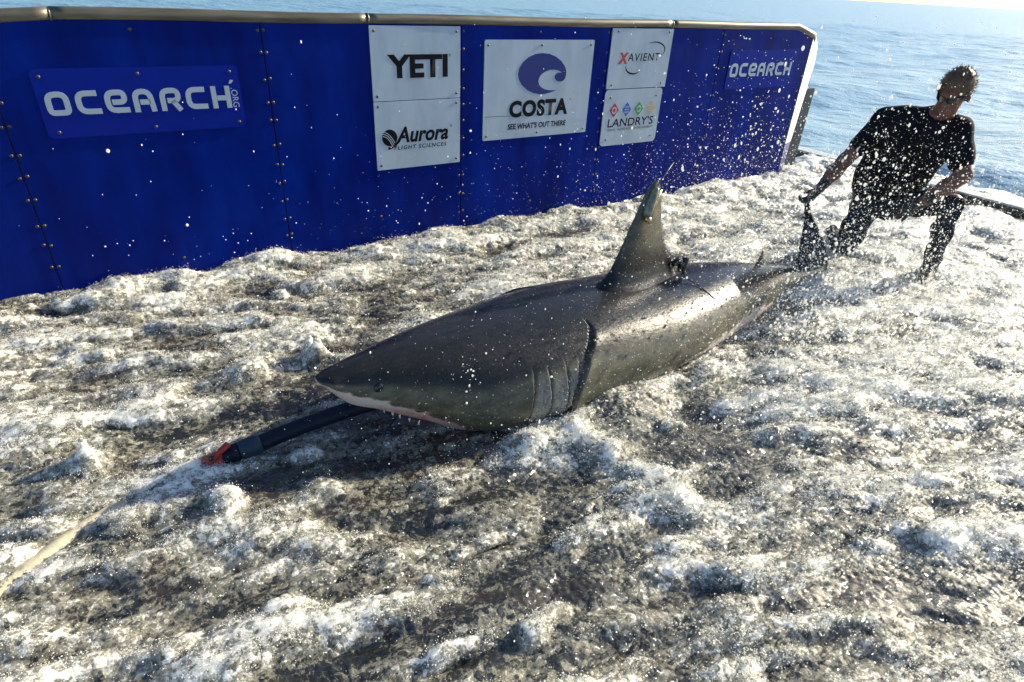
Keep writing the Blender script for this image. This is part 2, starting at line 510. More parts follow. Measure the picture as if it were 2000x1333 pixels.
    I = np.arange(nx * ny).reshape(nx, ny)
    Fq = np.stack([I[:-1, :-1], I[:-1, 1:], I[1:, 1:], I[1:, :-1]], -1).reshape(-1, 4)
    # drop the quads behind the wall and those out of any view of the deck
    uc = uu[:-1, :-1].ravel(); vc = vv[:-1, :-1].ravel()
    keep = ((vc > -0.03) | (uc > 5.7)) & (vc < 1.95 + 1.15 * (uc + 2.2)) & (vc < 4.3 + (6.5 - uc) * 0.35)
    Fq = Fq[keep]
    used = np.zeros(nx * ny, bool); used[Fq.ravel()] = True
    idx = np.cumsum(used) - 1
    V = P.reshape(-1, 3)[used]; Fq = idx[Fq]
    me = np_mesh("water", V, Fq)
    fattr(me, "foam", d.ravel()[used]); fattr(me, "cap", np.clip(caps, 0, 1).ravel()[used]); fattr(me, "relief", rel.ravel()[used])
    o = link("water", me, WATER_M)
    tag(o, kind="structure", label="churning white and grey water rushing across the platform deck")
    return P, d, n, uu, vv, off
WP, WD, WN, WU, WV, WOFF = make_water()

# ------------------------------------------------------------------ instanced beads (bubbles and spray)
def bead_group(name, material, sub=2):
    ng = bpy.data.node_groups.new(name, 'GeometryNodeTree')
    ng.interface.new_socket("Geometry", in_out='INPUT', socket_type='NodeSocketGeometry')
    ng.interface.new_socket("Geometry", in_out='OUTPUT', socket_type='NodeSocketGeometry')
    gi = ng.nodes.new("NodeGroupInput"); go = ng.nodes.new("NodeGroupOutput")
    ico = ng.nodes.new("GeometryNodeMeshIcoSphere"); ico.inputs["Radius"].default_value = 1.0; ico.inputs["Subdivisions"].default_value = sub
    sm = ng.nodes.new("GeometryNodeSetShadeSmooth")
    st = ng.nodes.new("GeometryNodeSetMaterial"); st.inputs["Material"].default_value = material
    ip = ng.nodes.new("GeometryNodeInstanceOnPoints")
    na = ng.nodes.new("GeometryNodeInputNamedAttribute"); na.data_type = 'FLOAT_VECTOR'; na.inputs["Name"].default_value = "rad"
    L = ng.links.new
    L(ico.outputs[0], sm.inputs[0]); L(sm.outputs[0], st.inputs[0]); L(st.outputs[0], ip.inputs["Instance"])
    L(gi.outputs[0], ip.inputs["Points"]); L(na.outputs[0], ip.inputs["Scale"]); L(ip.outputs[0], go.inputs[0])
    return ng

def beads(name, P, rad, material, label, sub=2):
    me = bpy.data.meshes.new(name)
    me.vertices.add(len(P)); me.vertices.foreach_set("co", np.asarray(P, np.float32).ravel())
    a = me.attributes.new("rad", 'FLOAT_VECTOR', 'POINT'); a.data.foreach_set("vector", np.asarray(rad, np.float32).ravel())
    me.materials.append(material)
    o = link(name, me)
    md = o.modifiers.new("beads", 'NODES'); md.node_group = bead_group(name, material, sub)
    tag(o, kind="stuff", label=label)
    return o

def drop_material():
    g = NT("water_drop")
    p = g.n("ShaderNodeBsdfPrincipled"); p.inputs["Base Color"].default_value = (0.93, 0.93, 0.91, 1)
    p.inputs["Roughness"].default_value = 0.12; p.inputs["IOR"].default_value = 1.33
    tr = g.n("ShaderNodeBsdfTranslucent"); tr.inputs["Color"].default_value = (0.95, 0.95, 0.92, 1)
    mx = g.n("ShaderNodeMixShader"); mx.inputs[0].default_value = 0.6
    g.l(p.outputs[0], mx.inputs[1]); g.l(tr.outputs[0], mx.inputs[2]); g.l(mx.outputs[0], g.out.inputs[0])
    return g.m
DROP_M = drop_material()

def bubble_material():
    g = NT("foam_bubble")
    gl = g.n("ShaderNodeBsdfGlossy"); gl.inputs["Roughness"].default_value = 0.07
    tb = g.n("ShaderNodeBsdfTransparent"); tb.inputs["Color"].default_value = (0.97, 0.97, 0.95, 1)
    fr = g.n("ShaderNodeFresnel"); fr.inputs["IOR"].default_value = 1.75
    mx = g.n("ShaderNodeMixShader"); g.l(g.math('MULTIPLY', fr.outputs[0], 1.4), mx.inputs[0])
    g.l(tb.outputs[0], mx.inputs[1]); g.l(gl.outputs[0], mx.inputs[2]); g.l(mx.outputs[0], g.out.inputs[0])
    return g.m
BUB_M = bubble_material()

def make_beads():
    r = np.random.default_rng(21)
    # bubbles sitting on the froth
    dens = np.clip(WD, 0, 1) * WOFF * (WV > 0) * (WU > -1.0) * (WV < 2.2 + 1.15 * (WU + 1.0))
    near = 1.0 / (0.4 + ((WU - 0.6) / 3.5) ** 2)
    pr = (dens * near).ravel().astype(np.float64); pr /= pr.sum()
    idx = r.choice(len(pr), 50000, p=pr)
    rr = np.exp(r.normal(math.log(0.0030), 0.5, len(idx))); rr = np.clip(rr, 0.001, 0.014)
    P = WP.reshape(-1, 3)[idx] + WN.reshape(-1, 3)[idx] * (rr * 0.35)[:, None]
    beads("foam_bubbles", P, np.repeat(rr[:, None], 3, 1), BUB_M, "small clear bubbles glistening all over the froth", 2)
    # bright specks of froth, thickest where the froth is
    st_ = np.clip(0.45 + 1.7 * perlin((WU + 0.19 * WV) * 9, (WV - 0.19 * WU) * 26, 301), 0, 1)
    hi_ = sstep(-0.01, 0.03, WP[..., 2] - 0.085 - 0.02 * perlin(WU * 2, WV * 2, 9))
    d2 = np.clip(WD - 0.10, 0, 1) * st_ * (0.25 + hi_) * WOFF * (WV > 0) * (WU > -1.0) * (WV < 2.2 + 1.15 * (WU + 1.0)) * near
    d2 = d2.ravel().astype(np.float64); d2 /= d2.sum()
    idx = r.choice(len(d2), 300000, p=d2)
    rr = np.clip(np.exp(r.normal(math.log(0.00125), 0.42, len(idx))), 0.0005, 0.0036) * (0.8 + 0.25 * np.clip(WU.ravel()[idx], 0, 4))
    lift = np.abs(r.normal(0, 1, len(idx))) ** 2.2 * 0.0035
    P = WP.reshape(-1, 3)[idx] + WN.reshape(-1, 3)[idx] * (rr * r.uniform(0.1, 1.2, len(idx)) + lift)[:, None] + r.normal(0, 0.0025, (len(idx), 3))
    beads("foam_specks", P, np.repeat(rr[:, None], 3, 1), DROP_M, "tiny white specks of froth tossed up from the water", 1)
    # spray drops in the air
    n = 15000
    out = []
    def cloud(n, c, sd, zmin=0.12):
        q = r.normal(0, 1, (n, 3)) * np.array(sd) + np.array(c)
        q[:, 2] = np.abs(q[:, 2] - zmin) + zmin
        return q
    q = [cloud(15000, (1.95, 3.05, 0.55), (0.60, 0.75, 0.50)),
         cloud(2500, (2.2, 2.9, 0.20), (0.7, 0.7, 0.22)),
         cloud(1500, (0.7, 2.5, 0.55), (0.9, 0.9, 0.42)),
         cloud(420, (-0.6, 2.0, 0.55), (0.8, 0.8, 0.38)),
         cloud(2500, (2.7, 5.0, 0.35), (0.9, 1.0, 0.35))]
    fine = []
    for k in range(150):                                # flung arcs
        c = np.array([r.normal(1.9, 0.8), r.normal(3.0, 0.8), 0.1]); vel = np.array([r.normal(-0.5, 1.0), r.normal(-0.4, 1.0), r.uniform(1.2, 3.6)])
        m = int(r.uniform(20, 70)); tt_ = r.uniform(0.02, 2 * vel[2] / 9.8, m)[:, None]
        q.append(c + vel * tt_ * (1 + r.normal(0, .05, (m, 1))) - np.array([0, 0, 4.9]) * tt_ ** 2 + r.normal(0, 1, (m, 3)) * (0.012 + 0.07 * tt_))
    P = np.concatenate(q)
    cd = np.linalg.norm(P - np.array([0, 0, H]), axis=1)
    u, v = uv_of(P[:, 0], P[:, 1])
    ok = (cd > 1.0) & ((v > 0.03) | (u > 6.6)) & (P[:, 2] < 1.75)
    P = P[ok]; cd = cd[ok]
    rr = np.exp(r.normal(math.log(0.00112), 0.62, len(P)))
    rr = np.clip(rr, 0.0005, 0.0052) * np.clip(cd / 2.6, 0.45, 1.5)
    sc = np.repeat(rr[:, None], 3, 1) * r.uniform(0.80, 1.25, (len(P), 3)); sc[:, 2] *= np.where(r.random(len(P)) < .35, r.uniform(1.2, 2.2, len(P)), 1)
    q = [cloud(28000, (2.1, 3.2, 0.35), (0.75, 0.8, 0.42), 0.08), cloud(40000, (2.9, 4.2, 0.18), (1.2, 1.3, 0.22), 0.08), cloud(9000, (0.9, 2.3, 0.3), (0.9, 0.6, 0.3), 0.1)]
    Pm = np.concatenate(q); um, vm = uv_of(Pm[:, 0], Pm[:, 1]); dm = np.linalg.norm(Pm - np.array([0, 0, H]), axis=1)
    Pm = Pm[((vm > 0.02) | (um > 6.6)) & (dm > 1.2)]
    rm = np.clip(np.exp(r.normal(math.log(0.0009), 0.35, len(Pm))), 0.0004, 0.0018)
    beads("spray_mist", Pm, np.repeat(rm[:, None], 3, 1), DROP_M, "fine mist of tiny droplets hanging over the water near the kneeling person", 1)
    beads("spray_drops", P, sc, DROP_M, "bright water drops flung through the air over the platform", 2)
make_beads()

# ------------------------------------------------------------------ the blue wall
M_BLUE = mat("blue_panel_paint", (0.0002, 0.0075, 0.128), 0.32, spec=0.07, noise=(2.2, (0.0002, 0.020, 0.26), 0.35, 0.75, (1.6, 1, 0.45)), bump=(1.5, 0.016))
M_BLUE2 = mat("blue_sign_plastic", (0.0003, 0.0125, 0.24), 0.22, spec=0.15, bump=(2.2, 0.006))
M_RAIL = mat("weathered_rail_metal", (0.20, 0.175, 0.125), 0.45, 0.55, noise=(6, (0.10, 0.085, 0.06), 0.35, 0.65, (0.6, 6, 6)))
M_SEAM = mat("dark_seam_strip", (0.012, 0.012, 0.014), 0.6)
M_BOLT = mat("tarnished_bolt", (0.16, 0.13, 0.08), 0.45, 0.6, noise=(60, (0.05, 0.04, 0.03), 0.4, 0.6))
M_WHITE = mat("white_sign_plastic", (0.42, 0.50, 0.58), 0.30, spec=0.25, noise=(5, (0.33, 0.40, 0.48), 0.45, 0.75, (1, 1, 0.35)), bump=(3, 0.004))
M_FLARE = mat("white_end_paint", (0.82, 0.82, 0.80), 0.35)
M_BLACK = mat("black_print", (0.006, 0.006, 0.008), 0.5, spec=0.1)
M_RED = mat("red_print", (0.45, 0.02, 0.015), 0.4)
M_LBLUE = mat("light_blue_print", (0.01, 0.10, 0.45), 0.4)
M_GREEN = mat("green_print", (0.02, 0.32, 0.03), 0.4)
M_TAN = mat("tan_print", (0.52, 0.36, 0.12), 0.4)
M_NAVY = mat("royal_blue_print", (0.0015, 0.010, 0.16), 0.35)
M_LETTER = mat("pale_letter_plastic", (0.40, 0.46, 0.52), 0.35)
M_BRACE = mat("dark_painted_steel", (0.010, 0.020, 0.045), 0.5, noise=(8, (0.03, 0.03, 0.03), 0.4, 0.7))

WALL_LOC = (N_W[0] * WALL_OFF, N_W[1] * WALL_OFF, 0.0)
wall = empty("barrier_wall", WALL_LOC, WALL_ANG)
tag(wall, "long royal blue panelled wall with weathered rail along the platform edge", "wall")

def bolt_mesh(r=0.009, h=0.0035):
    V = []; Fs = []
    n = 10
    for k, (rr, yy) in enumerate(((1.0, 0.0), (0.92, -0.55), (0.5, -1.0))):
        for j in range(n):
            V.append((r * rr * cos(2 * pi * j / n), yy * h, r * rr * sin(2 * pi * j / n)))
    for k in range(2):
        for j in range(n):
            a = k * n + j; b = k * n + (j + 1) % n
            Fs.append((a, b, b + n, a + n))
    Fs.append(tuple(range(2 * n, 3 * n)))
    me = py_mesh("bolt", V, Fs, True); me.materials.append(M_BOLT)
    return me
BOLT = bolt_mesh()
def bolt(parent, x, z, y=0.0, s=1.0):
    o = bpy.data.objects.new("bolt", BOLT); COL.objects.link(o); o.parent = parent
    o.location = (x, y, z); o.scale = (s, s, s)
    return o

SEAMS = [-1.70, -0.41, 0.89, 2.185, 3.49, 4.785, 6.09]
rb = random.Random(4)
for i in range(6):
    x0, x1 = SEAMS[i] + 0.003, SEAMS[i + 1] - 0.003
    mb = MB()
    if i < 5:
        mb.box(x0, x1, 0.0, 0.012, 0.0, 1.532, 0.002)
    else:
        mb.prism([(x0, 0.0), (x1, 0.0), (x1, 1.465), (5.82, 1.532), (x0, 1.532)], 0.0, 0.012)
    mb.build("panel", M_BLUE, wall)
for i in range(7):
    mb = MB(); mb.box(SEAMS[i] - 0.03, SEAMS[i] + 0.03, 0.0125, 0.05, 0.0, 1.528 if i < 6 else 1.45)
    mb.build("seam_strip", M_SEAM, wall)
for s in SEAMS[1:6]:
    z = 1.49
    while z > 0.16:
        for dx in (-0.016, 0.016):
            bolt(wall, s + dx + rb.uniform(-0.002, 0.002), z + rb.uniform(-0.006, 0.006))
        z -= 0.125 + rb.uniform(-0.02, 0.02)
for x, z in ((0.24, 1.49), (0.24, 0.22), (1.54, 0.30), (2.83, 1.495), (2.83, 0.25), (5.3, 1.5), (5.3, 0.3), (4.12, 0.28)):
    bolt(wall, x, z)
# back frame and rail
mb = MB(); mb.box(-1.7, 6.05, 0.05, 0.11, 1.36, 1.44); mb.box(-1.7, 6.05, 0.05, 0.11, 0.1, 0.18); mb.build("back_frame", M_BRACE, wall)
RZ = 1.557; RR = 0.032
for pts in ([(-1.7, 0.02, RZ - 0.105), (-0.088, 0.02, RZ - 0.004)], [(-0.082, 0.02, RZ - 0.003), (0.5, 0.02, RZ), (1.533, 0.02, RZ)],
            [(1.537, 0.02, RZ), (4.143, 0.02, RZ)], [(4.147, 0.02, RZ), (5.80, 0.02, RZ), (5.83, 0.02, RZ - 0.004), (6.10, 0.02, RZ - 0.075), (6.16, 0.05, RZ - 0.12)]):
    n = [pts[0]]
    for p, q in zip(pts[:-1], pts[1:]):
        L = max(2, int(abs(q[0] - p[0]) / 0.06))
        n += [tuple(p[k] + (q[k] - p[k]) * j / L for k in range(3)) for j in range(1, L + 1)]
    n = [(a, b + 0.002 * sin(a * 5), c + 0.0025 * sin(a * 3.1 + 1) * (a < 6)) for a, b, c in n]
    MB().tube(n, RR, 18).build("rail_tube", M_RAIL, wall)
for x in (-0.085, 1.535, 4.145):
    MB().tube([(x - 0.004, 0.02, RZ - (0.004 if x < 0 else 0)), (x + 0.004, 0.02, RZ - (0.004 if x < 0 else 0))], RR + 0.0022, 18).build("weld_ring", M_RAIL, wall)
# flared end plate catching the sun
def flare_strip(z0, z1, w0, w1):
    ang = radians(20)
    V = []
    for z, w in ((z0, w0), (z1, w1)):
        for k in (0, 1):
            V.append((6.093 + k * w * cos(ang), -0.002 + k * w * sin(ang), z))
    V += [(x + 0.004, y + 0.012, z) for x, y, z in V]
    return V, [(0, 1, 3, 2), (4, 6, 7, 5), (0, 4, 5, 1), (2, 3, 7, 6), (1, 5, 7, 3), (0, 2, 6, 4)]
mb = MB()
for a in ((0.45, 0.95, 0.19, 0.27), (0.95, 1.20, 0.27, 0.31), (1.20, 1.36, 0.31, 0.26), (1.36, 1.47, 0.26, 0.10)): mb.add(*flare_strip(*a))
mb.build("end_plate", M_FLARE, wall)
MB().add(*flare_strip(0.0, 0.448, 0.14, 0.19)).build("end_plate_foot", M_BLUE, wall)
mb = MB(); mb.box(6.30, 6.44, 0.14, 0.20, 0.0, 1.12); mb.build("support_brace", M_BRACE, wall)
mb = MB(); mb.box(6.47, 6.60, 0.16, 0.24, 0.0, 0.96); mb.build("support_brace", M_BRACE, wall)

# ------------------------------------------------------------------ signs
def sign(name, label, group, corners, mat_, y=-0.001, th=0.006, rad=0.01):
    """board on the wall face; corners x0,x1,z0,z1 in wall coordinates; local origin at its lower left corner"""
    x0, x1, z0, z1 = corners
    o = empty(name, (0, 0, 0), WALL_ANG)
    w = Vector(WALL_LOC) + Vector((E_U[0] * x0, E_U[1] * x0, z0)) + Vector((N_W[0] * y, N_W[1] * y, 0))
    o.location = w
    tag(o, label, "sign", group)
    W, Hh = x1 - x0, z1 - z0
    poly = []
    for cx, cz, a0 in ((W - rad, rad, -90), (W - rad, Hh - rad, 0), (rad, Hh - rad, 90), (rad, rad, 180)):
        for k in range(5):
            a = radians(a0 + 90 * k / 4)
            poly.append((cx + rad * cos(a), cz + rad * sin(a)))
    MB().prism(poly, -th, 0.0).build("board", mat_, o)
    return o, W, Hh, -th

def text_obj(parent, s, x, z, size_w, size_h, material, yf, shear=0.0, bold=0.0, name="lettering", condense=None, slope=0.0, spacing=1.0):
    cu = bpy.data.curves.new("text", 'FONT'); cu.body = s; cu.extrude = 0.0; cu.offset = bold; cu.shear = shear
    cu.space_character = spacing; cu.resolution_u = 4
    to = bpy.data.objects.new("text_tmp", cu); COL.objects.link(to)
    dg = bpy.context.evaluated_depsgraph_get(); dg.update()
    me = bpy.data.meshes.new_from_object(to.evaluated_get(dg))
    bpy.data.objects.remove(to); bpy.data.curves.remove(cu)
    co = np.empty(len(me.vertices) * 3, np.float32); me.vertices.foreach_get("co", co); co = co.reshape(-1, 3)
    mn, mx = co.min(0), co.max(0)
    X = (co[:, 0] - mn[0]) / (mx[0] - mn[0]) * size_w; Z = (co[:, 1] - mn[1]) / (mx[1] - mn[1]) * size_h
    Z = Z + slope * X
    co = np.stack([x + X, np.full(len(X), yf - 0.0012), z + Z], -1)
    me.vertices.foreach_set("co", co.astype(np.float32).ravel()); me.update()
    me.materials.clear(); me.materials.append(material)
    me.name = name
    return link(name, me, material, parent)

def flat_poly(parent, polys, material, yf, name, th=0.0012):
    mb = MB()
    for p in polys: mb.prism(p, yf - th, yf - 0.0002)
    return mb.build(name, material, parent)

def ribbon(path, w, closed=False):
    """thick stroke with mitred joints -> list of quads in x,z"""
    P = [Vector(p) for p in path]; n = len(P); L = []; Rr = []
    for i in range(n):
        if closed: a, b = P[i - 1], P[(i + 1) % n]
        else: a, b = P[max(i - 1, 0)], P[min(i + 1, n - 1)]
        d1 = (P[i] - a); d2 = (b - P[i])
        if d1.length < 1e-9: d1 = d2
        if d2.length < 1e-9: d2 = d1
        d1.normalize(); d2.normalize()
        t = (d1 + d2).normalized(); nrm = Vector((-t.y, t.x))
        m = 1 / max(0.5, nrm.dot(Vector((-d1.y, d1.x))))
        L.append(P[i] + nrm * w / 2 * m); Rr.append(P[i] - nrm * w / 2 * m)
    return L, Rr
def rib_mesh(mb, path, w, yf, th, closed=False):
    L, Rr = ribbon(path, w, closed); n = len(L)
    V = [(p.x, yf - th, p.y) for p in L] + [(p.x, yf - th, p.y) for p in Rr] + [(p.x, yf, p.y) for p in L] + [(p.x, yf, p.y) for p in Rr]
    Fs = []
    for i in range(n if closed else n - 1):
        j = (i + 1) % n
        Fs += [(i, n + i, n + j, j), (i, j, 2 * n + j, 2 * n + i), (n + i, 3 * n + i, 3 * n + j, n + j)]
    mb.add(V, Fs)
def rnd(path, r, k=5):
    """round the inner corners of a polyline"""
    P = [Vector(p) for p in path]; out = [P[0]]
    for i in range(1, len(P) - 1):
        a, b, c = P[i - 1], P[i], P[i + 1]
        rr = min(r, (a - b).length * .49, (c - b).length * .49)
        s = b + (a - b).normalized() * rr; e = b + (c - b).normalized() * rr
        for q in range(k + 1):
            t = q / k
            out.append(s * (1 - t) ** 2 + b * 2 * t * (1 - t) + e * t * t)
    out.append(P[-1]); return [(p.x, p.y) for p in out]
def wordmark(parent, x, z, W, Hh, yf, material, sc=0.14):
    """the seven squared rounded letters"""
    n = 7; gap = 0.028 * W; cw = (W - gap * (n - 1)) / n
    t = 0.23 * Hh; th = 0.004
    def T(k, pts): return [(x + k * (cw + gap) + t / 2 + px * (cw - t), z + t / 2 + pz * (Hh - t)) for px, pz in pts]
    r = 0.30 * Hh
    def put(name, strokes):
        mb = MB()
        for k, pts, closed in strokes:
            q = T(k, pts)
            if closed:
                q = rnd([((q[0][0] + q[1][0]) / 2, (q[0][1] + q[1][1]) / 2)] + q[1:] + [q[0], ((q[0][0] + q[1][0]) / 2, (q[0][1] + q[1][1]) / 2)], r)[:-1]
            else: q = rnd(q, r)
            rib_mesh(mb, q, t, yf, th, closed)
        mb.build(name, material, parent)
    e = 0.16
    put("letter", [(0, [(0, 0), (1, 0), (1, 1), (0, 1)], True)])
    put("letter", [(1, [(1.12, 1), (0, 1), (0, 0), (1.2, 0)], False)])
    put("letter", [(2, [(0.25, .46), (1, .46), (1, 1), (0, 1), (0, 0), (1.2, 0)], False)])
    put("letter", [(3, [(0, -.17), (0, 1), (0.9, 1), (1.02, -.17)], False), (3, [(.24, .40), (.88, .40)], False)])
    put("letter", [(4, [(0, -.17), (0, 1), (1, 1), (1, .42), (.28, .42)], False), (4, [(.62, .42), (1.05, -.17)], False)])
    put("letter", [(5, [(1.12, 1), (0, 1), (0, 0), (1.2, 0)], False)])
    put("letter", [(6, [(0.05, -.17), (0.05, 1.17)], False), (6, [(1.0, -.17), (1.0, 1.17)], False), (6, [(.24, .45), (.82, .45)], False)])

GR = "signs bolted to the blue wall"
s, W, Hh, yf = sign("name_sign", "blue sign with large pale squared lettering nearest the left edge of the photo", GR, (-0.245, 0.730, 0.975, 1.312), M_BLUE2, rad=0.025)
wordmark(s, 0.030, 0.113, 0.885, 0.116, yf, M_LETTER)
o = text_obj(s, ".ORG", 0, 0, 0.105, 0.034, M_LETTER, yf)
me = o.data; co = np.empty(len(me.vertices) * 3, np.float32); me.vertices.foreach_get("co", co); co = co.reshape(-1, 3)
co = np.stack([0.922 + co[:, 2], co[:, 1], 0.218 - co[:, 0]], -1); me.vertices.foreach_set("co", co.ravel()); me.update()
flat_poly(s, [[(0.915, 0.240), (0.930, 0.243), (0.944, 0.258), (0.926, 0.262)]], M_LETTER, yf, "emblem")
for bx, bz in ((.035, .30), (.47, .305), (.93, .305), (.05, .03), (.50, .03), (.94, .03)): bolt(s, bx, bz, yf)

s, W, Hh, yf = sign("sponsor_sign", "white sign with four bold black capital letters directly under the rail", GR, (1.533, 2.172, 1.079, 1.524), M_WHITE, rad=0.006)
text_obj(s, "YETI", .108, .137, .435, .142, M_BLACK, yf, bold=0.040, name="lettering")
text_obj(s, "\u00ae", .550, .262, .018, .018, M_BLACK, yf, name="trademark")
for bx, bz in ((.03, .415), (.61, .415), (.03, .03), (.61, .03)): bolt(s, bx, bz, yf)

s, W, Hh, yf = sign("sponsor_sign", "scuffed white sign with striped black globe beside italic black lettering", GR, (1.533, 2.172, 0.630, 1.075), M_WHITE, rad=0.006)
text_obj(s, "Aurora", .145, .172, .400, .108, M_BLACK, yf, shear=0.25, bold=0.03)
text_obj(s, "FLIGHT SCIENCES", .130, .128, .40, .027, M_BLACK, yf, shear=0.2, bold=0.02, name="small_lettering", spacing=1.25)
text_obj(s, "\u00ae", .558, .255, .018, .018, M_BLACK, yf, name="trademark")
def ell(cx, cz, rx, rz, a0=0, a1=360, n=28): return [(cx + rx * cos(radians(a0 + (a1 - a0) * k / n)), cz + rz * sin(radians(a0 + (a1 - a0) * k / n))) for k in range(n + (a1 - a0 < 360))]
flat_poly(s, [ell(.100, .212, .055, .055)], M_BLACK, yf, "emblem")
mb = MB()
for k in range(3):
    rib_mesh(mb, [(.100 - .05 + .085 * q / 8 * (1 - k * .08), .252 - k * .014 - .075 * (q / 8) ** 2.2) for q in range(9)], .0045, yf - .0014, .0006)
mb.build("emblem_stripes", M_WHITE, s)
mb = MB(); rib_mesh(mb, [(.085 + .09 * q / 8, .142 + .055 * (q / 8) ** 2) for q in range(9)], .016, yf, .0012); mb.build("emblem_swoosh", M_BLACK, s)
for bx, bz in ((.03, .415), (.61, .415), (.03, .03), (.61, .03)): bolt(s, bx, bz, yf)

s, W, Hh, yf = sign("sponsor_sign", "large square white sign with blue wave emblem above black lettering", GR, (2.363, 3.335, 0.765, 1.444), M_WHITE, rad=0.012)
def cz_(px, pz): return (px - 140) / 1222 * W, (1255 - (pz + (0.0))) / 1150 * Hh
arc = []
pts = [(930, 655), (870, 680), (800, 699), (740, 703), (665, 690), (600, 655), (545, 600), (513, 540), (505, 480), (520, 415), (560, 350), (620, 295), (700, 258), (780, 247), (860, 255), (940, 288), (1000, 335), (1038, 390), (1053, 440), (1050, 480),
       (1042, 515), (1025, 540), (1000, 556), (970, 560), (940, 550), (920, 530), (916, 508), (922, 485), (940, 467), (965, 459), (1000, 460), (985, 445), (950, 432), (905, 425), (855, 430), (805, 450), (765, 480), (738, 515), (728, 555), (735, 595), (760, 625), (800, 647), (850, 658), (900, 657)]
# the sign is photographed at a slant: straighten its print (lower edge rises to the right, right side recedes)
def unslant(px, py):
    t = (px - 160) / 1245.0
    x = t / (1 - 0.045 * (1 - (py - 110) / 1140.0) * 0 + 0)
    l0, l1 = 165 - 47 * (py - 110) / 1145, 1405 - 130 * (py - 100) / 1045
    x = (px - l0) / (l1 - l0)
    top = 112 - 10 * x; bot = 1255 - 110 * x
    return x * W, (bot - py) / (bot - top) * Hh
flat_poly(s, [[unslant(*p) for p in pts][::1]], M_NAVY, yf, "emblem")
text_obj(s, "COSTA", .222, .150, .545, .122, M_BLACK, yf, bold=0.05, spacing=1.1)
text_obj(s, "SEE WHAT'S OUT THERE", .215, .066, .545, .042, M_BLACK, yf, bold=0.03, name="small_lettering", shear=0.06)
text_obj(s, "\u00ae", .780, .255, .014, .014, M_BLACK, yf, name="trademark")
for bx, bz in ((.03, .645), (.485, .645), (.94, .645), (.03, .03), (.485, .03), (.94, .03)): bolt(s, bx, bz, yf)
mb = MB(); rib_mesh(mb, [(.01, .170), (.15, .167), (.30, .163), (.6, .156)], .002, yf - 0.0001, .0004); mb.build("scratch", M_BRACE, s)

s, W, Hh, yf = sign("sponsor_sign", "white sign with red X and thin black curved swooshes, upper right pair", GR, (3.505, 4.160, 1.084, 1.526), M_WHITE, rad=0.004)
text_obj(s, "X", .090, .185, .105, .085, M_RED, yf, bold=0.06, name="red_letter", shear=0.1)
text_obj(s, "AVIENT", .190, .205, .350, .058, M_BLACK, yf, shear=0.08, bold=0.006, spacing=1.15)
def swoosh(c, rx, rz, a0, a1, wmax, name):
    n = 18; L = []; Rr = []
    for k in range(n + 1):
        a = radians(a0 + (a1 - a0) * k / n); w = wmax * sin(pi * k / n) ** 0.8
        L.append((c[0] + (rx + w / 2) * cos(a), c[1] + (rz + w / 2) * sin(a))); Rr.append((c[0] + (rx - w / 2) * cos(a), c[1] + (rz - w / 2) * sin(a)))
    mb = MB(); V = [(a, yf - .0012, b) for a, b in L + Rr]
    mb.add(V, [(i, n + 1 + i, n + 2 + i, i + 1) for i in range(n)])
    mb.build(name, M_BLACK, s)
swoosh((.46, .285), .125, .060, 125, -50, .012, "swoosh")
swoosh((.27, .165), .090, .055, 160, 320, .013, "swoosh")
for bx, bz in ((.06, .42), (.61, .42), (.05, .03), (.60, .03)): bolt(s, bx, bz, yf)

s, W, Hh, yf = sign("sponsor_sign", "white rounded sign with four coloured diamonds in a row", GR, (3.505, 4.140, 0.632, 1.078), M_WHITE, rad=0.035)
for k, mm in enumerate((M_RED, M_LBLUE, M_GREEN, M_TAN)):
    cx = .115 + k * .137; cz = .285
    flat_poly(s, [[(cx - .05, cz), (cx, cz - .058), (cx + .05, cz), (cx, cz + .058)]], mm, yf, "diamond")
    if k in (0, 2): flat_poly(s, [ell(cx, cz, .026, .028, n=18)], M_WHITE, yf - .0013, "diamond_mark", .0006); flat_poly(s, [ell(cx, cz, .014, .016, n=14)], mm, yf - .0020, "diamond_dot", .0006)
    else:
        mb = MB()
        for q in (-1, 0, 1): mb.prism([(cx - .026, cz + q * .020 - .003), (cx + .026, cz + q * .020 - .003), (cx + .026, cz + q * .020 + .003), (cx - .026, cz + q * .020 + .003)], yf - .0018, yf - .0013)
        mb.build("diamond_mark", M_WHITE, s)
text_obj(s, "LANDRY'S", .06, .150, .515, .070, M_BLACK, yf, bold=0.010, shear=0.05)
text_obj(s, "DINING \u00b7 HOSPITALITY \u00b7 ENTERTAINMENT", .06, .120, .515, .018, M_BLACK, yf, name="small_lettering")
for bx, bz in ((.06, .385), (.57, .385), (.06, .05), (.57, .05)): bolt(s, bx, bz, yf)

s, W, Hh, yf = sign("name_sign", "blue sign with pale squared lettering beside the white end of the wall", GR, (4.925, 5.90, 1.03, 1.362), M_BLUE2, rad=0.025)
wordmark(s, 0.030, 0.108, 0.885, 0.114, yf, M_LETTER)
for bx, bz in ((.035, .30), (.47, .305), (.93, .305), (.05, .03), (.50, .03), (.94, .03)): bolt(s, bx, bz, yf)

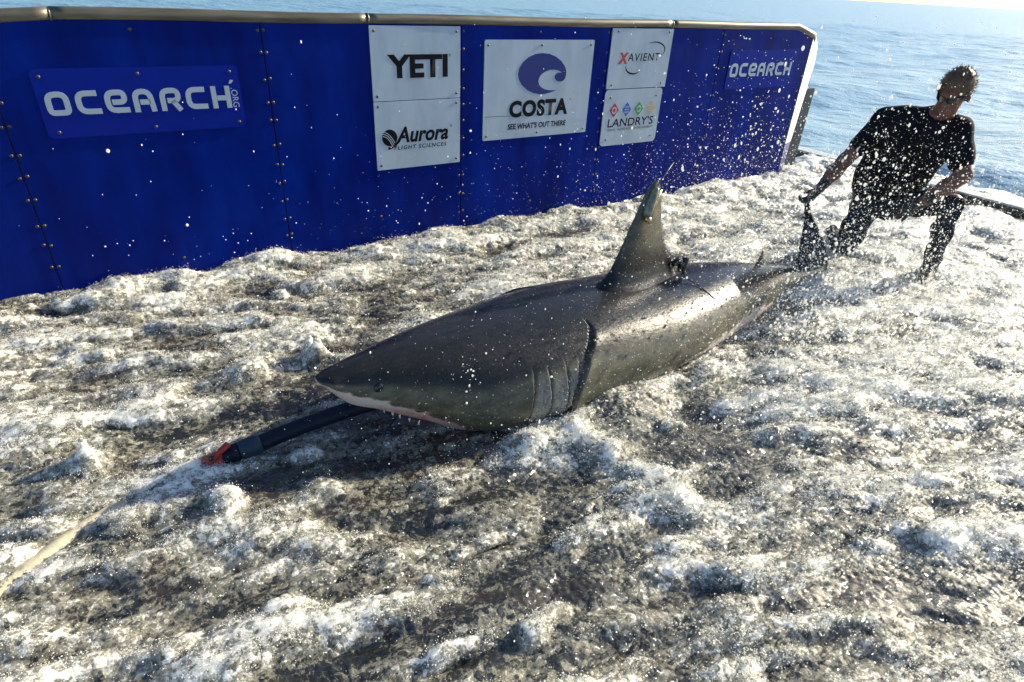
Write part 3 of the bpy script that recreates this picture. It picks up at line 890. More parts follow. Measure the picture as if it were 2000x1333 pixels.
# ------------------------------------------------------------------ platform edge beam
M_BEAM = mat("wet_steel_shaded", (0.035, 0.034, 0.030), 0.35, noise=(14, (0.09, 0.085, 0.07), 0.4, 0.7), bump=(40, 0.004))  # shade on the camera-facing side is put into this colour
M_LIP = mat("wet_steel_sunlit", (0.50, 0.50, 0.47), 0.3, noise=(9, (0.30, 0.30, 0.28), 0.4, 0.7))  # same beam, sunlight on its top face put into the colour
beam = empty("edge_beam", xy_of(7.32, 0) + (0.0,), WALL_ANG)
tag(beam, "low steel kerb beam along the far platform edge, shaded side and sunlit top coloured in", "beam")
MB().box(-0.06, 0.06, -4.6, 0.75, -0.1, 0.150).build("beam_web", M_BEAM, beam)
MB().box(-0.07, 0.13, -4.6, 0.75, 0.1505, 0.168).build("beam_lip", M_LIP, beam)

# ------------------------------------------------------------------ shark
ST = np.array([0.0, 0.03, 0.1, 0.22, 0.4, 0.65, 0.95, 1.3, 1.65, 2.0, 2.4, 2.8, 3.15, 3.4, 3.68])
S_TOP = np.array([0.45, 0.462, 0.478, 0.488, 0.499, 0.501, 0.498, 0.492, 0.462, 0.436, 0.396, 0.326, 0.243, 0.178, 0.135])
S_BOT = np.array([0.45, 0.407, 0.315, 0.244, 0.135, -0.01, -0.02, -0.02, -0.02, -0.02, -0.02, -0.014, 0.0, 0.021, 0.035])
S_W = np.array([0.0, 0.041, 0.077, 0.13, 0.207, 0.322, 0.386, 0.402, 0.402, 0.37, 0.29, 0.204, 0.118, 0.084, 0.057])
def herm(xk, yk, x):
    m = np.gradient(yk, xk); i = np.clip(np.searchsorted(xk, x) - 1, 0, len(xk) - 2)
    h = xk[i + 1] - xk[i]; s = (x - xk[i]) / h
    return (2 * s**3 - 3 * s**2 + 1) * yk[i] + (s**3 - 2 * s**2 + s) * h * m[i] + (-2 * s**3 + 3 * s**2) * yk[i + 1] + (s**3 - s**2) * h * m[i + 1]

SLITS = [([.10, .32, .80], [.775, .782, .831]), ([.10, .22, .75], [.872, .880, .897]), ([.10, .21, .80], [.950, .955, .991]),
         ([.10, .37, .85], [.968, .985, 1.082]), ([.05, .30, .53, .75, .90], [.985, .985, 1.005, 1.096, 1.205])]

def shark_material():
    g = NT("shark_skin")
    o = g.obj()
    dk = g.attr("dark"); wh = g.attr("white"); pk = g.attr("pink"); gl = g.attr("gill")
    n = g.noise(o, 5, 5, 0.6); n2 = g.noise(o, 26, 5, 0.65, (0.5, 1, 1)); n3 = g.noise(o, 90, 3, 0.6)
    d = g.math('ADD', dk, g.math('ADD', g.math('MULTIPLY', g.math('SUBTRACT', n, 0.5), 0.7), g.math('MULTIPLY', g.math('SUBTRACT', n2, .5), 0.15)))
    back = g.mix(g.rng(n2, 0.3, 0.7), (0.008, 0.009, 0.011), (0.015, 0.015, 0.016))
    flank = g.mix(g.rng(n2, 0.35, 0.68), (0.070, 0.068, 0.048), (0.130, 0.122, 0.088))
    c = g.mix(g.rng(d, 0.15, 0.85), flank, back)
    w = g.math('ADD', wh, g.math('ADD', g.math('MULTIPLY', g.math('SUBTRACT', n2, 0.5), 0.30), g.math('MULTIPLY', g.math('SUBTRACT', n, .5), 0.15)))
    wcol = g.mix(g.rng(n, 0.35, 0.65), (0.62, 0.56, 0.50), (0.60, 0.46, 0.42))
    c = g.mix(g.rng(w, -0.02, 0.05), c, wcol)
    pkn = g.math('MULTIPLY', pk, g.rng(n2, 0.3, 0.6))
    c = g.mix(pkn, c, (0.52, 0.20, 0.19))
    c = g.mix(g.math('MULTIPLY', gl, g.rng(n3, 0.3, 0.7, 0.2, 0.8)), c, (0.33, 0.34, 0.32))
    # fine scratches
    sc = g.noise(o, 14, 4, 0.7, (0.25, 1.0, 3.0))
    c = g.mix(g.rng(sc, 0.66, 0.76, 0, 0.18), c, (0.22, 0.22, 0.20))
    c = g.mix(g.attr('slit'), c, (0.012, 0.012, 0.013))
    p = g.n("ShaderNodeBsdfPrincipled"); g.l(c, p.inputs["Base Color"])
    g.l(g.rng(n3, 0.2, 0.8, 0.22, 0.40), p.inputs["Roughness"])
    p.inputs["Specular IOR Level"].default_value = 0.30; p.inputs["Coat Weight"].default_value = 0.15; p.inputs["Coat Roughness"].default_value = 0.10
    st = g.noise(o, 60, 3, 0.6, (0.35, 1, 1))
    hh = g.math('ADD', g.math('MULTIPLY', n3, 0.5), g.math('ADD', st, g.math('MULTIPLY', n2, 2.0)))
    g.l(g.bump(hh, 0.0016, 0.6), p.inputs["Normal"])
    g.l(p.outputs[0], g.out.inputs[0])
    return g.m
SKIN_M = shark_material()

def loft_fin(rows, thick, root_flare=0.0, rag=0.0, n=26):
    """rows: list of (leading point, trailing point) 3D from root to tip; lens section"""
    V = []; Fs = []; R = len(rows)
    rr = random.Random(5)
    for k, (a, b) in enumerate(rows):
        a = Vector(a); b = Vector(b); ch = b - a
        up = (Vector(rows[min(k + 1, R - 1)][0]) - Vector(rows[max(k - 1, 0)][0]))
        nr = ch.cross(up)
        if nr.length < 1e-6: nr = Vector((0, 1, 0))
        nr.normalize()
        th = thick[k]
        for j in range(n):
            q = 2 * pi * j / n
            s = (1 - cos(q)) / 2                     # 0 lead .. 1 trail .. back
            prof = 1.0 * (2.2 * sqrt(max(s, 0)) * (1 - s) ** 1.15) / 1.02
            jit = 1 + (rr.uniform(-rag, rag) if s > .93 else 0)
            V.append(a + ch * s * jit + nr * (th / 2 * prof * (1 if q < pi else -1)))
    for k in range(R - 1):
        for j in range(n):
            x, y = k * n + j, k * n + (j + 1) % n
            Fs.append((x, y, y + n, x + n))
    Fs.append(tuple(range(n - 1, -1, -1))); Fs.append(tuple(range((R - 1) * n, R * n)))
    return V, Fs

def resample(rows, thick, m):
    R = len(rows); ks = np.linspace(0, R - 1, m); out = []; th = []
    A = np.array([r[0] for r in rows], float); B = np.array([r[1] for r in rows], float); T = np.array(thick, float); X = np.arange(R, dtype=float)
    for k in ks:
        kk = np.array([k])
        out.append((tuple(float(herm(X, A[:, c], kk)[0]) for c in range(3)), tuple(float(herm(X, B[:, c], kk)[0]) for c in range(3))))
        th.append(float(np.interp(k, X, T)))
    return out, th

def make_shark():
    root = empty("shark", (SHARK_O[0], SHARK_O[1], 0), SHARK_A)
    tag(root, "large dark grey shark resting on its belly in the foam with dorsal fin raised", "shark")
    t = np.concatenate([np.array([0, .003, .008, .015, .023]), np.linspace(.032, .70, 70)[:-1], np.linspace(.70, 1.40, 170)[:-1], np.linspace(1.40, 3.70, 150)])
    nth = 150
    th = np.linspace(0, 2 * pi, nth, endpoint=False)
    zt, zb, w = herm(ST, S_TOP, t), herm(ST, S_BOT, t), np.maximum(herm(ST, S_W, t), .0005)
    small = t < .03
    f = np.sqrt(np.clip(t / .03, 0, 1))
    zt = np.where(small, .45 + .012 * f, zt); zb = np.where(small, .45 - .043 * f, zb); w = np.where(small, .041 * f + .0005, w)
    zc = zb + (zt - zb) * .45
    c, s_ = np.cos(th), np.sin(th)
    e = 0.94
    cc = np.sign(c) * np.abs(c) ** e
    y = w[:, None] * cc
    z = np.where(s_ > 0, zc[:, None] + (zt - zc)[:, None] * s_, zc[:, None] + (zc - zb)[:, None] * s_)
    x = np.repeat(t[:, None], nth, 1)
    q = (z - zb[:, None]) / np.maximum(zt - zb, 1e-4)[:, None]
    side = sstep(0.15, 0.5, np.abs(c))[None, :] * np.ones_like(x)
    # gill flaps: each surface swells towards the slit, then steps back in
    disp = np.zeros_like(x); gill = np.zeros_like(x); slit = np.zeros_like(x)
    for k, (qs, ts) in enumerate(SLITS):
        tk = np.interp(q, qs, ts); dt = x - tk
        m = side * sstep(.80 if k < 4 else .97, .62 if k < 4 else .88, q)
        slit = np.maximum(slit, m * np.exp(-((dt - .004) / .0055) ** 2) * (0.85 if k < 4 else 0.35))
        ln = 0.07
        ramp = np.where((dt < 0) & (dt > -ln), (1 + dt / ln) ** 2, 0) * 0.006
        if k == 4: ramp *= 0.6
        disp += m * (ramp - 0.010 * np.exp(-(np.maximum(dt, 0) / .009) ** 2) * (dt > -0.003))
        if k < 4: gill = np.maximum(gill, m * ((dt > 0.004) & (dt < .085)) * sstep(.05, .22, q) * sstep(.80, .45, q))
    tk = np.interp(q, *SLITS[4]); dt = x - tk
    disp += side * 0.028 * sstep(0.0, .016, dt) * np.exp(-np.maximum(dt, 0) / .11) * sstep(.95, .82, q) * sstep(0.0, .25, q)
    gill *= (dt < 0)
    # slight muscle undulation
    disp += 0.006 * perlin(x * 2.2, q * 3.0 + 5, 71) * side
    y = y + disp * np.sign(c)[None, :] * np.abs(c)[None, :]
    z = z + disp * s_[None, :] * 0.5
    # eye socket
    d = np.sqrt((x - .211) ** 2 + (z - .401) ** 2)
    y = y - np.sign(y) * 0.006 * np.exp(-(d / .03) ** 2)
    V = np.stack([x, y, z], -1).reshape(-1, 3)
    nt = len(t); I = np.arange(nt * nth).reshape(nt, nth); J = np.roll(I, -1, 1)
    Fq = np.stack([I[:-1], J[:-1], J[1:], I[1:]], -1).reshape(-1, 4)
    qd = np.interp(x, [0, .14, .5, 1.0, 1.6, 2.2, 2.9, 3.7], [.66, .70, .68, .78, .82, .80, .72, .7])
    dark = sstep(-.16, .10, q - qd)
    qw = np.interp(x, [0, .06, .1, .24, .4, .6, 1.0, 1.5, 1.87, 2.18, 2.55, 2.75, 3.2, 3.7], [.40, .44, .50, .37, .26, .15, .08, .26, .36, .46, .54, .48, .34, .1])
    white = qw - q
    pink = np.exp(-((x - .36) / .17) ** 2) * sstep(.34, .14, q) * sstep(.14, .26, x)
    pink = np.maximum(pink, .5 * np.exp(-((x - 2.75) / .25) ** 2) * sstep(.40, .1, q))
    pink = np.maximum(pink, .45 * np.exp(-((x - 1.5) / .5) ** 2) * sstep(.25, .12, q))
    A = [dark.ravel(), white.ravel(), pink.ravel(), gill.ravel(), slit.ravel()]
    Vs = [V]; Fl = [Fq]; nb = len(V)
    tri = []
    def addfin(rows, thick, m, rag=0.0, dk=.55, wv=-.6, grade=None):
        nonlocal nb
        rows, thick = resample(rows, thick, m)
        v, fs = loft_fin(rows, thick, rag=rag)
        v = np.array([tuple(p) for p in v]); Vs.append(v)
        qf = [f_ for f_ in fs if len(f_) == 4]
        Fl.append(np.array(qf) + nb); tri.extend([[i + nb for i in f_] for f_ in fs if len(f_) != 4])
        nb += len(v)
        for k, val in enumerate((dk, wv, 0, 0, 0)): A[k] = np.concatenate([A[k], np.full(len(v), val) if k or grade is None else np.interp(v[:, 2], *grade)])
    # dorsal fin, flaring out into the back
    R = [((1.40, 0, .43), (2.14, 0, .41)), ((1.49, 0, .500), (2.07, 0, .472)), ((1.538, 0, .548), (2.01, 0, .535)), ((1.572, 0, .61), (1.945, 0, .60)), ((1.604, 0, .675), (1.905, 0, .675)), ((1.639, 0, .76), (1.872, 0, .755)),
         ((1.688, 0, .87), (1.842, 0, .862)), ((1.716, 0, .935), (1.826, 0, .925)), ((1.745, 0, .972), (1.812, 0, .962)), ((1.774, 0, .990), (1.798, 0, .984))]
    addfin(R, [.30, .15, .100, .086, .078, .068, .052, .040, .028, .012], 46, rag=.035, grade=([.45, .53, .66, .85, .99], [1.0, .95, .42, .22, .45]))
    # second dorsal fin, caudal lobes, pectoral fins under the foam
    addfin([((2.86, 0, .30), (2.97, 0, .28)), ((2.885, 0, .345), (2.95, 0, .322)), ((2.90, 0, .40), (2.915, 0, .396))], [.03, .018, .005], 8, dk=1.0)
    addfin([((3.30, .02, .10), (3.78, -.04, .06)), ((3.50, .075, .10), (3.76, -.03, .16)), ((3.575, .115, .215), (3.75, .02, .262)), ((3.635, .155, .325), (3.765, .115, .36)),
            ((3.70, .205, .408), (3.785, .20, .43)), ((3.775, .268, .480), (3.812, .252, .488)), ((3.81, .287, .530), (3.822, .280, .532))], [.10, .062, .042, .030, .022, .016, .008], 30, rag=.02, dk=.9)
    addfin([((3.45, -.02, .09), (3.76, -.03, .05)), ((3.66, -.12, .05), (3.82, -.12, .03)), ((3.86, -.24, .03), (3.88, -.24, .025))], [.08, .04, .01], 10, dk=.7)
    for sgn in (1, -1):
        addfin([((1.10, sgn * .30, .06), (1.48, sgn * .30, .03)), ((1.35, sgn * .50, .03), (1.55, sgn * .48, .015)), ((1.62, sgn * .62, .0), (1.66, sgn * .60, .0))], [.07, .04, .01], 10, dk=.8)
    Vall = np.concatenate(Vs); Fall = np.concatenate(Fl)
    me = np_mesh("body", Vall, Fall)
    for nm, arr in zip(("dark", "white", "pink", "gill", "slit"), A): fattr(me, nm, arr)
    link("body", me, SKIN_M, root)
    # eyes, nostrils
    eye_m = mat("shark_eye", (0.004, 0.004, 0.005), 0.06, coat=0.5)
    for sgn in (-1, 1):
        v = []; fs = []
        n1, n2 = 12, 16
        for i in range(n1 + 1):
            for j in range(n2):
                a = pi * i / n1; b = 2 * pi * j / n2
                v.append((.211 + .023 * sin(a) * cos(b), sgn * .1115 + .013 * cos(a), .397 + .021 * sin(a) * sin(b)))
        for i in range(n1):
            for j in range(n2):
                a, b = i * n2 + j, i * n2 + (j + 1) % n2
                fs.append((a, b, b + n2, a + n2))
        MB().add(v, fs, True).build("eye", eye_m, root)
        MB().tube([(.122, sgn * .0800, .392), (.133, sgn * .0868, .372), (.138, sgn * .0872, .352)], [.002, .0045, .002], 8).build("nostril", eye_m, root)
    # lower jaw hanging in shade behind the hose, gum and a few teeth
    jaw_m = mat("shark_jaw_skin", (0.10, 0.10, 0.105), 0.35, noise=(18, (0.17, 0.12, 0.12), 0.4, 0.7), coat=0.3)
    v = []; fs = []
    n1, n2 = 16, 20
    for i in range(n1 + 1):
        for j in range(n2):
            a = pi * i / n1; b = 2 * pi * j / n2
            v.append((.47 - .17 * cos(a), .125 * sin(a) * cos(b), .038 + .050 * sin(a) * sin(b)))
    for i in range(n1):
        for j in range(n2):
            a, b = i * n2 + j, i * n2 + (j + 1) % n2
            fs.append((a, b, b + n2, a + n2))
    MB().add(v, fs, True).build("lower_jaw", jaw_m, root)
    tooth_m = mat("tooth", (0.75, 0.70, 0.62), 0.25)
    for tx, ty in ((.245, -.064), (.275, -.080), (.30, -.094), (.335, -.112), (.37, -.128)):
        zb_ = float(herm(ST, S_BOT, np.array([tx]))[0])
        mb = MB(); zz = zb_ + .020
        mb.add([(tx - .006, ty, zz), (tx + .006, ty, zz), (tx, ty + .004, zz), (tx + .001, ty, zz - .024)], [(0, 1, 3), (1, 2, 3), (2, 0, 3)])
        mb.build("tooth", tooth_m, root)
    return root
shark = make_shark()

def shark_w(p):
    return (SHARK_O[0] + SH_X[0] * p[0] + SH_N[0] * p[1], SHARK_O[1] + SH_X[1] * p[0] + SH_N[1] * p[1], p[2])

# tags on the dorsal fin
M_BRASS = mat("brass_tag_metal", (0.50, 0.36, 0.14), 0.22, 0.9, noise=(40, (0.20, 0.16, 0.08), 0.45, 0.7))
M_EPOXY = mat("clear_resin_tag", (0.10, 0.11, 0.075), 0.12, coat=0.6, noise=(30, (0.30, 0.27, 0.16), 0.4, 0.7))
M_BLK = mat("black_plastic", (0.010, 0.010, 0.012), 0.3)
M_GRNP = mat("green_circuit", (0.03, 0.22, 0.06), 0.3)
def make_tag():
    o = empty("satellite_tag", shark_w((1.745, -.024, .83)), SHARK_A)
    tag(o, "shiny brass and resin satellite tag clamped near the tip of the dorsal fin", "tag")
    a = Vector((-.045, -.016, .0)); b = Vector((.022, .006, .135))
    MB().tube([a, a.lerp(b, .1), a.lerp(b, .5), a.lerp(b, .9), b], [.016, .023, .024, .020, .012], 16).build("case", M_EPOXY, o)
    MB().tube([a + Vector((.016, -.008, -.002)), b + Vector((.014, -.014, -.01))], .010, 10).build("battery_tube", M_BRASS, o)
    MB().tube([a + Vector((-.012, -.006, -.004)), a + Vector((.008, -.008, -.014)), a + Vector((.022, -.004, -.006))], [.013, .019, .012], 12).build("end_clamp", M_BRASS, o)
    MB().tube([a.lerp(b, .72) + Vector((-.004, -.016, 0)), a.lerp(b, .86) + Vector((-.002, -.014, 0))], .006, 8).build("circuit", M_GRNP, o)
    MB().tube([b, b + Vector((.02, .004, .02)), b + Vector((.105, .01, .105))], [.004, .002, .0013], 8).build("antenna", M_BLK, o)
    for f_ in (.25, .7):
        p = a.lerp(b, f_); MB().tube([p + Vector((.012, -.018, 0)), p + Vector((.012, .034, 0))], .004, 8).build("bolt", M_BRASS, o)
make_tag()
def make_clip():
    o = empty("tag_clamp", shark_w((2.06, -.02, .47)), SHARK_A)
    tag(o, "small black tag clamp with trailing cord behind the dorsal fin base", "tag")
    MB().tube([(-.06, 0, .035), (-.03, -.005, .050), (.0, -.01, .03), (-.01, -.02, -.01)], [.014, .022, .020, .010], 12).build("clamp", M_BLK, o)
    MB().tube([(.015, -.015, .055), (.030, -.015, .058), (.020, -.025, .0), (.005, -.03, -.025)], [.012, .018, .013, .008], 12).build("float", M_BLK, o)
    pts = [(-.03, -.05, -.012), (.0, -.10, -.040), (.03, -.15, -.062), (.05, -.20, -.088), (.07, -.235, -.112)]
    MB().tube(pts, .0028, 8).build("cord", M_BLK, o)
make_clip()

# ------------------------------------------------------------------ water hoses
M_HOSE = mat("dark_blue_hose_rubber", (0.005, 0.010, 0.024), 0.45, spec=0.2, noise=(20, (0.009, 0.015, 0.028), 0.4, 0.7), bump=(120, 0.001))
M_CPL = mat("blue_grey_coupling", (0.022, 0.042, 0.065), 0.45, spec=0.25)
M_VALVE = mat("red_valve_plastic", (0.40, 0.035, 0.018), 0.4, noise=(30, (0.28, 0.022, 0.014), 0.4, 0.7))
M_PALE = mat("pale_yellow_hose", (0.52, 0.47, 0.33), 0.35, noise=(12, (0.40, 0.36, 0.26), 0.4, 0.7), bump=(30, 0.004))
def curve(P, n=24):
    P = np.array(P, float); X = np.arange(len(P), dtype=float); k = np.linspace(0, len(P) - 1, n)
    return [tuple(herm(X, P[:, c], k)[i] for c in range(3)) for i in range(n)]
def make_hose():
    o = empty("water_hose", (-1.06, 1.88, 0.0))
    tag(o, "dark blue water hose with red valve running from the shark's mouth", "hose")
    W = Vector((-1.06, 1.88, 0))
    L = lambda p: tuple(Vector(p) - W)
    c = curve([(-1.00, 1.905, .135), (-.86, 1.985, .165), (-.66, 2.085, .20), (-.50, 2.155, .215), (-.38, 2.21, .20)], 30)
    MB().tube([L(p) for p in c], .034, 20).build("pipe", M_HOSE, o)
    d = Vector((.14, .075, .028)).normalized(); b = Vector((-1.00, 1.905, .135))
    MB().tube([L(b - d * .075), L(b - d * .07), L(b - d * .012), L(b - d * .008), L(b + d * .01)], [.038, .041, .041, .039, .036], 20).build("coupling", M_CPL, o)
    MB().tube([L(b - d * .14), L(b - d * .135), L(b - d * .082), L(b - d * .078)], [.036, .042, .042, .038], 6).build("nut", M_HOSE, o)
    v = b - d * .165
    ln = Vector((.42, .30, .30)).normalized()
    h = MB()
    h.tube([L(v - ln * .080 + Vector((0, -.02, -.02))), L(v - ln * .045 + Vector((0, -.02, .008))), L(v + Vector((0, -.02, .026))), L(v + ln * .03 + Vector((0, -.02, .030))), L(v + ln * .070 + Vector((0, -.02, .034)))], [.009, .012, .018, .013, .014], 14)
    vh = h.build("valve_handle", M_VALVE, o)
    MB().tube([L(v + Vector((0.0, -.030, .033))), L(v + Vector((.0, -.040, .040)))], .0105, 12).build("valve_stem", M_BLK, vh)
    MB().tube([L(v - d * .05), L(v + d * .03)], [.030, .034], 16).build("valve_body", M_VALVE, o)
make_hose()
def make_pale():
    o = empty("supply_hose", (-1.45, 1.5, 0.0))
    tag(o, "pale yellow hose half sunk under the foam at the lower left", "hose")
    W = Vector((-1.45, 1.5, 0))
    c = curve([(-1.28, 1.74, .0), (-1.37, 1.62, .045), (-1.43, 1.53, .064), (-1.50, 1.38, .066), (-1.57, 1.20, .056), (-1.66, .95, .03)], 30)
    MB().tube([tuple(Vector(p) - W) for p in c], .036, 18).build("pipe", M_PALE, o)
make_pale()

# ------------------------------------------------------------------ person (one continuous surface per garment, grown from a distance field)
def surface_nets(Fv, org, h):
    S = Fv < 0
    nx, ny, nz = Fv.shape
    cnt = np.zeros((nx - 1, ny - 1, nz - 1), np.float32); acc = np.zeros((nx - 1, ny - 1, nz - 1, 3), np.float32)
    corners = [(i, j, k) for i in (0, 1) for j in (0, 1) for k in (0, 1)]
    def sub(A, c): return A[c[0]:nx - 1 + c[0], c[1]:ny - 1 + c[1], c[2]:nz - 1 + c[2]]
    for a in corners:
        for ax_ in range(3):
            if a[ax_] == 1: continue
            b = list(a); b[ax_] = 1; b = tuple(b)
            fa, fb = sub(Fv, a), sub(Fv, b)
            m = (fa < 0) != (fb < 0)
            t = np.where(m, fa / np.where(m, fa - fb, 1), 0)
            cnt += m
            for c in range(3):
                acc[..., c] += np.where(m, a[c] + (t if c == ax_ else 0), 0)
    act = cnt > 0
    idx = np.full(act.shape, -1, np.int64); idx[act] = np.arange(act.sum())
    ii = np.argwhere(act)
    V = (ii + acc[act] / cnt[act][:, None]) * h + np.array(org)
    quads = []
    for ax_ in range(3):
        sl0 = [slice(1, -1)] * 3; sl0[ax_] = slice(0, -1)
        sl1 = list(sl0); sl1[ax_] = slice(1, None)
        a = S[tuple(sl0)]; b = S[tuple(sl1)]
        e = np.argwhere(a != b)
        flip = a[tuple(e.T)]
        off = np.array([1, 1, 1]); off[ax_] = 0
        e = e + off
        o1, o2 = [(1, 2), (2, 0), (0, 1)][ax_]
        d1 = np.zeros(3, int); d1[o1] = 1; d2 = np.zeros(3, int); d2[o2] = 1
        q = np.stack([idx[tuple((e - d1 - d2).T)], idx[tuple((e - d2).T)], idx[tuple(e.T)], idx[tuple((e - d1).T)]], -1)
        q[~flip] = q[~flip][:, ::-1]
        quads.append(q)
    Q = np.concatenate(quads); Q = Q[(Q >= 0).all(1)]
    return V, Q

class SDF:
    def __init__(s, lo, hi, h):
        s.lo = np.array(lo, float); s.h = h
        n = np.ceil((np.array(hi) - s.lo) / h).astype(int) + 1
        g = [s.lo[k] + np.arange(n[k]) * h for k in range(3)]
        s.X, s.Y, s.Z = [a.astype(np.float32) for a in np.meshgrid(*g, indexing='ij')]
        s.D = np.full(s.X.shape, 9.0, np.float32)
    def un(s, d, k):
        if k <= 0: s.D = np.minimum(s.D, d)
        else:
            hh = np.clip(0.5 + 0.5 * (s.D - d) / k, 0, 1)
            s.D = s.D * (1 - hh) + d * hh - k * hh * (1 - hh)
        return s
    def cone(s, a, ra, b, rb, k=0.03):
        a = np.array(a, float); b = np.array(b, float); ab = b - a
        px, py, pz = s.X - a[0], s.Y - a[1], s.Z - a[2]
        t = np.clip((px * ab[0] + py * ab[1] + pz * ab[2]) / (ab @ ab + 1e-9), 0, 1)
        d = np.sqrt((px - t * ab[0]) ** 2 + (py - t * ab[1]) ** 2 + (pz - t * ab[2]) ** 2) - (ra + (rb - ra) * t)
        return s.un(d.astype(np.float32), k)
    def chain(s, pts, rad, k=0.03):
        for i in range(len(pts) - 1): s.cone(pts[i], rad[i], pts[i + 1], rad[i + 1], k)
        return s
    def ellip_d(s, c, R3, frame):
        p = [s.X - c[0], s.Y - c[1], s.Z - c[2]]
        q = [(p[0] * f[0] + p[1] * f[1] + p[2] * f[2]) / r for f, r in zip(frame, R3)]
        k0 = np.sqrt(q[0] ** 2 + q[1] ** 2 + q[2] ** 2)
        return ((k0 - 1) * min(R3)).astype(np.float32)
    def ellip(s, c, R3, frame, k=0.02): return s.un(s.ellip_d(c, R3, frame), k)
    def mesh(s, name, material, parent):
        V, Q = surface_nets(s.D, s.lo, s.h)
        return link(name, np_mesh(name, V, Q), material, parent)

def make_person():
    root = empty("person", (2.83, 4.52, 0), math.atan2(-.523, .852))
    tag(root, "kneeling person in dark shirt and trousers holding the shark's tail with a black glove", "person")
    skin = mat("skin", (0.18, 0.085, 0.060), 0.45, spec=0.25, sss=0.35, noise=(25, (0.15, 0.068, 0.048), 0.4, 0.7))
    shirt_m = mat("dark_shirt_cloth", (0.008, 0.008, 0.010), 0.85, spec=0.08, noise=(9, (0.013, 0.013, 0.016), 0.4, 0.7), bump=(240, 0.001))
    trs_m = mat("navy_trouser_cloth", (0.010, 0.014, 0.024), 0.8, spec=0.1, noise=(8, (0.018, 0.024, 0.038), 0.4, 0.7), bump=(260, 0.001))
    glove_m = mat("black_glove", (0.010, 0.010, 0.011), 0.5, noise=(40, (0.05, 0.035, 0.015), 0.6, 0.72))
    hair_m = mat("brown_hair", (0.085, 0.045, 0.020), 0.45, noise=(60, (0.15, 0.085, 0.035), 0.4, 0.65, (3, 3, 0.6)))
    lens_m = mat("dark_lens", (0.006, 0.010, 0.012), 0.06, coat=0.5)
    shoe_m = mat("dark_shoe", (0.03, 0.028, 0.03), 0.5)

    hipR, hipL = (-.215, .0, .51), (-.065, -.03, .51)
    knR, anR, toR = (-.270, -.10, .10), (-.400, .29, .10), (-.43, .43, .06)
    knL, anL, toL = (.285, -.26, .645), (.315, -.18, .15), (.31, -.36, .06)
    shR, elR, wrR = (-.275, -.12, 1.085), (-.440, -.24, .80), (-.530, -.42, .615)
    shL, elL, wrL = (.155, -.21, 1.09), (.280, -.32, .845), (.115, -.42, .655)
    hc = np.array((.056, -.295, 1.318))
    fw = np.array((-.30, -.82, -.40)); fw /= np.linalg.norm(fw)
    up = np.array((.06, 0, 1.0)); up -= fw * (up @ fw); up /= np.linalg.norm(up); rt = np.cross(fw, up)
    FR = (rt, fw, up)
    HS = 1.10
    def hp(r, f, u): return tuple(hc + (rt * r + fw * f + up * u) * HS)
    torsoR = [(-.235, .015, .54), (-.225, -.02, .74), (-.175, -.09, .98), (-.20, -.10, 1.06)]
    torsoL = [(-.070, -.005, .54), (-.030, -.07, .74), (.055, -.165, .98), (.07, -.18, 1.06)]

    S = SDF((-.70, -.56, -.02), (.45, .52, 1.52), .011)
    def torso(S, g):
        S.chain(torsoR, [.110 + g, .103 + g, .105 + g, .090 + g], .08); S.chain(torsoL, [.110 + g, .103 + g, .105 + g, .090 + g], .08)
        S.cone((-.14, .0, .60), .11 + g, (-.06, -.12, 1.0), .11 + g, .08)
        S.cone(shR, .070 + g, (-.03, -.15, 1.13), .070 + g, .06); S.cone(shL, .070 + g, (.03, -.17, 1.13), .070 + g, .06)
    torso(S, -.004)
    S.cone((.01, -.175, 1.13), .062, (.045, -.255, 1.25), .060, .05)
    S.chain([shR, elR], [.060, .050], .04); S.chain([elR, tuple(np.array(elR) * .6 + np.array(wrR) * .4), wrR], [.050, .052, .034], .02)
    S.chain([shL, elL], [.060, .050], .04); S.chain([elL, tuple(np.array(elL) * .6 + np.array(wrL) * .4), wrL], [.050, .052, .034], .02)
    S.cone(wrR, .028, (-.565, -.43, .56), .030, .02); S.cone(wrL, .028, (.05, -.40, .60), .030, .02)
    S.chain([hipR, knR, anR, toR], [.085, .055, .038, .030], .03); S.chain([hipL, knL, anL, toL], [.085, .056, .040, .032], .03)
    S.ellip(hp(0, -.010, .028), (.085, .108, .110), FR, .02); S.ellip(hp(0, .035, -.055), (.064, .068, .075), FR, .03)
    S.ellip(hp(0, .062, -.098), (.028, .026, .022), FR, .02)
    S.cone(hp(0, .086, .015), .010, hp(0, .112, -.028), .015, .012)
    S.cone(hp(-.03, .083, .030), .012, hp(.03, .083, .030), .012, .015)
    S.cone(hp(-.02, .088, -.062), .007, hp(.02, .088, -.062), .007, .008); S.cone(hp(-.017, .084, -.074), .008, hp(.017, .084, -.074), .008, .008)
    for sg in (-1, 1):
        S.ellip(hp(sg * .080, -.008, -.012), (.011, .022, .034), FR, .006)
    S.mesh("body", skin, root)

    G = SDF((-.50, -.48, .50), (.40, .20, 1.26), .010)
    torso(G, .018)
    G.cone(shR, .080, tuple(np.array(shR) * .40 + np.array(elR) * .60), .078, .04)
    G.cone(shL, .080, tuple(np.array(shL) * .35 + np.array(elL) * .65), .078, .04)
    X, Y, Z = G.X, G.Y, G.Z
    G.D = G.D + .006 * np.sin(26 * Z + 14 * X + 5 * np.sin(9 * Y)) * np.exp(-((Z - .78) / .20) ** 2) + .004 * np.sin(34 * X - 22 * Z + 6 * Y)
    G.D = np.maximum(G.D, .565 - Z + .04 * np.sin(8 * X))
    neck = np.sqrt((X - .045) ** 2 + (Y + .235) ** 2 + (Z - 1.235) ** 2) - .088
    G.D = np.maximum(G.D, -neck)
    G.mesh("shirt", shirt_m, root)

    T = SDF((-.56, -.38, -.02), (.42, .42, .70), .010)
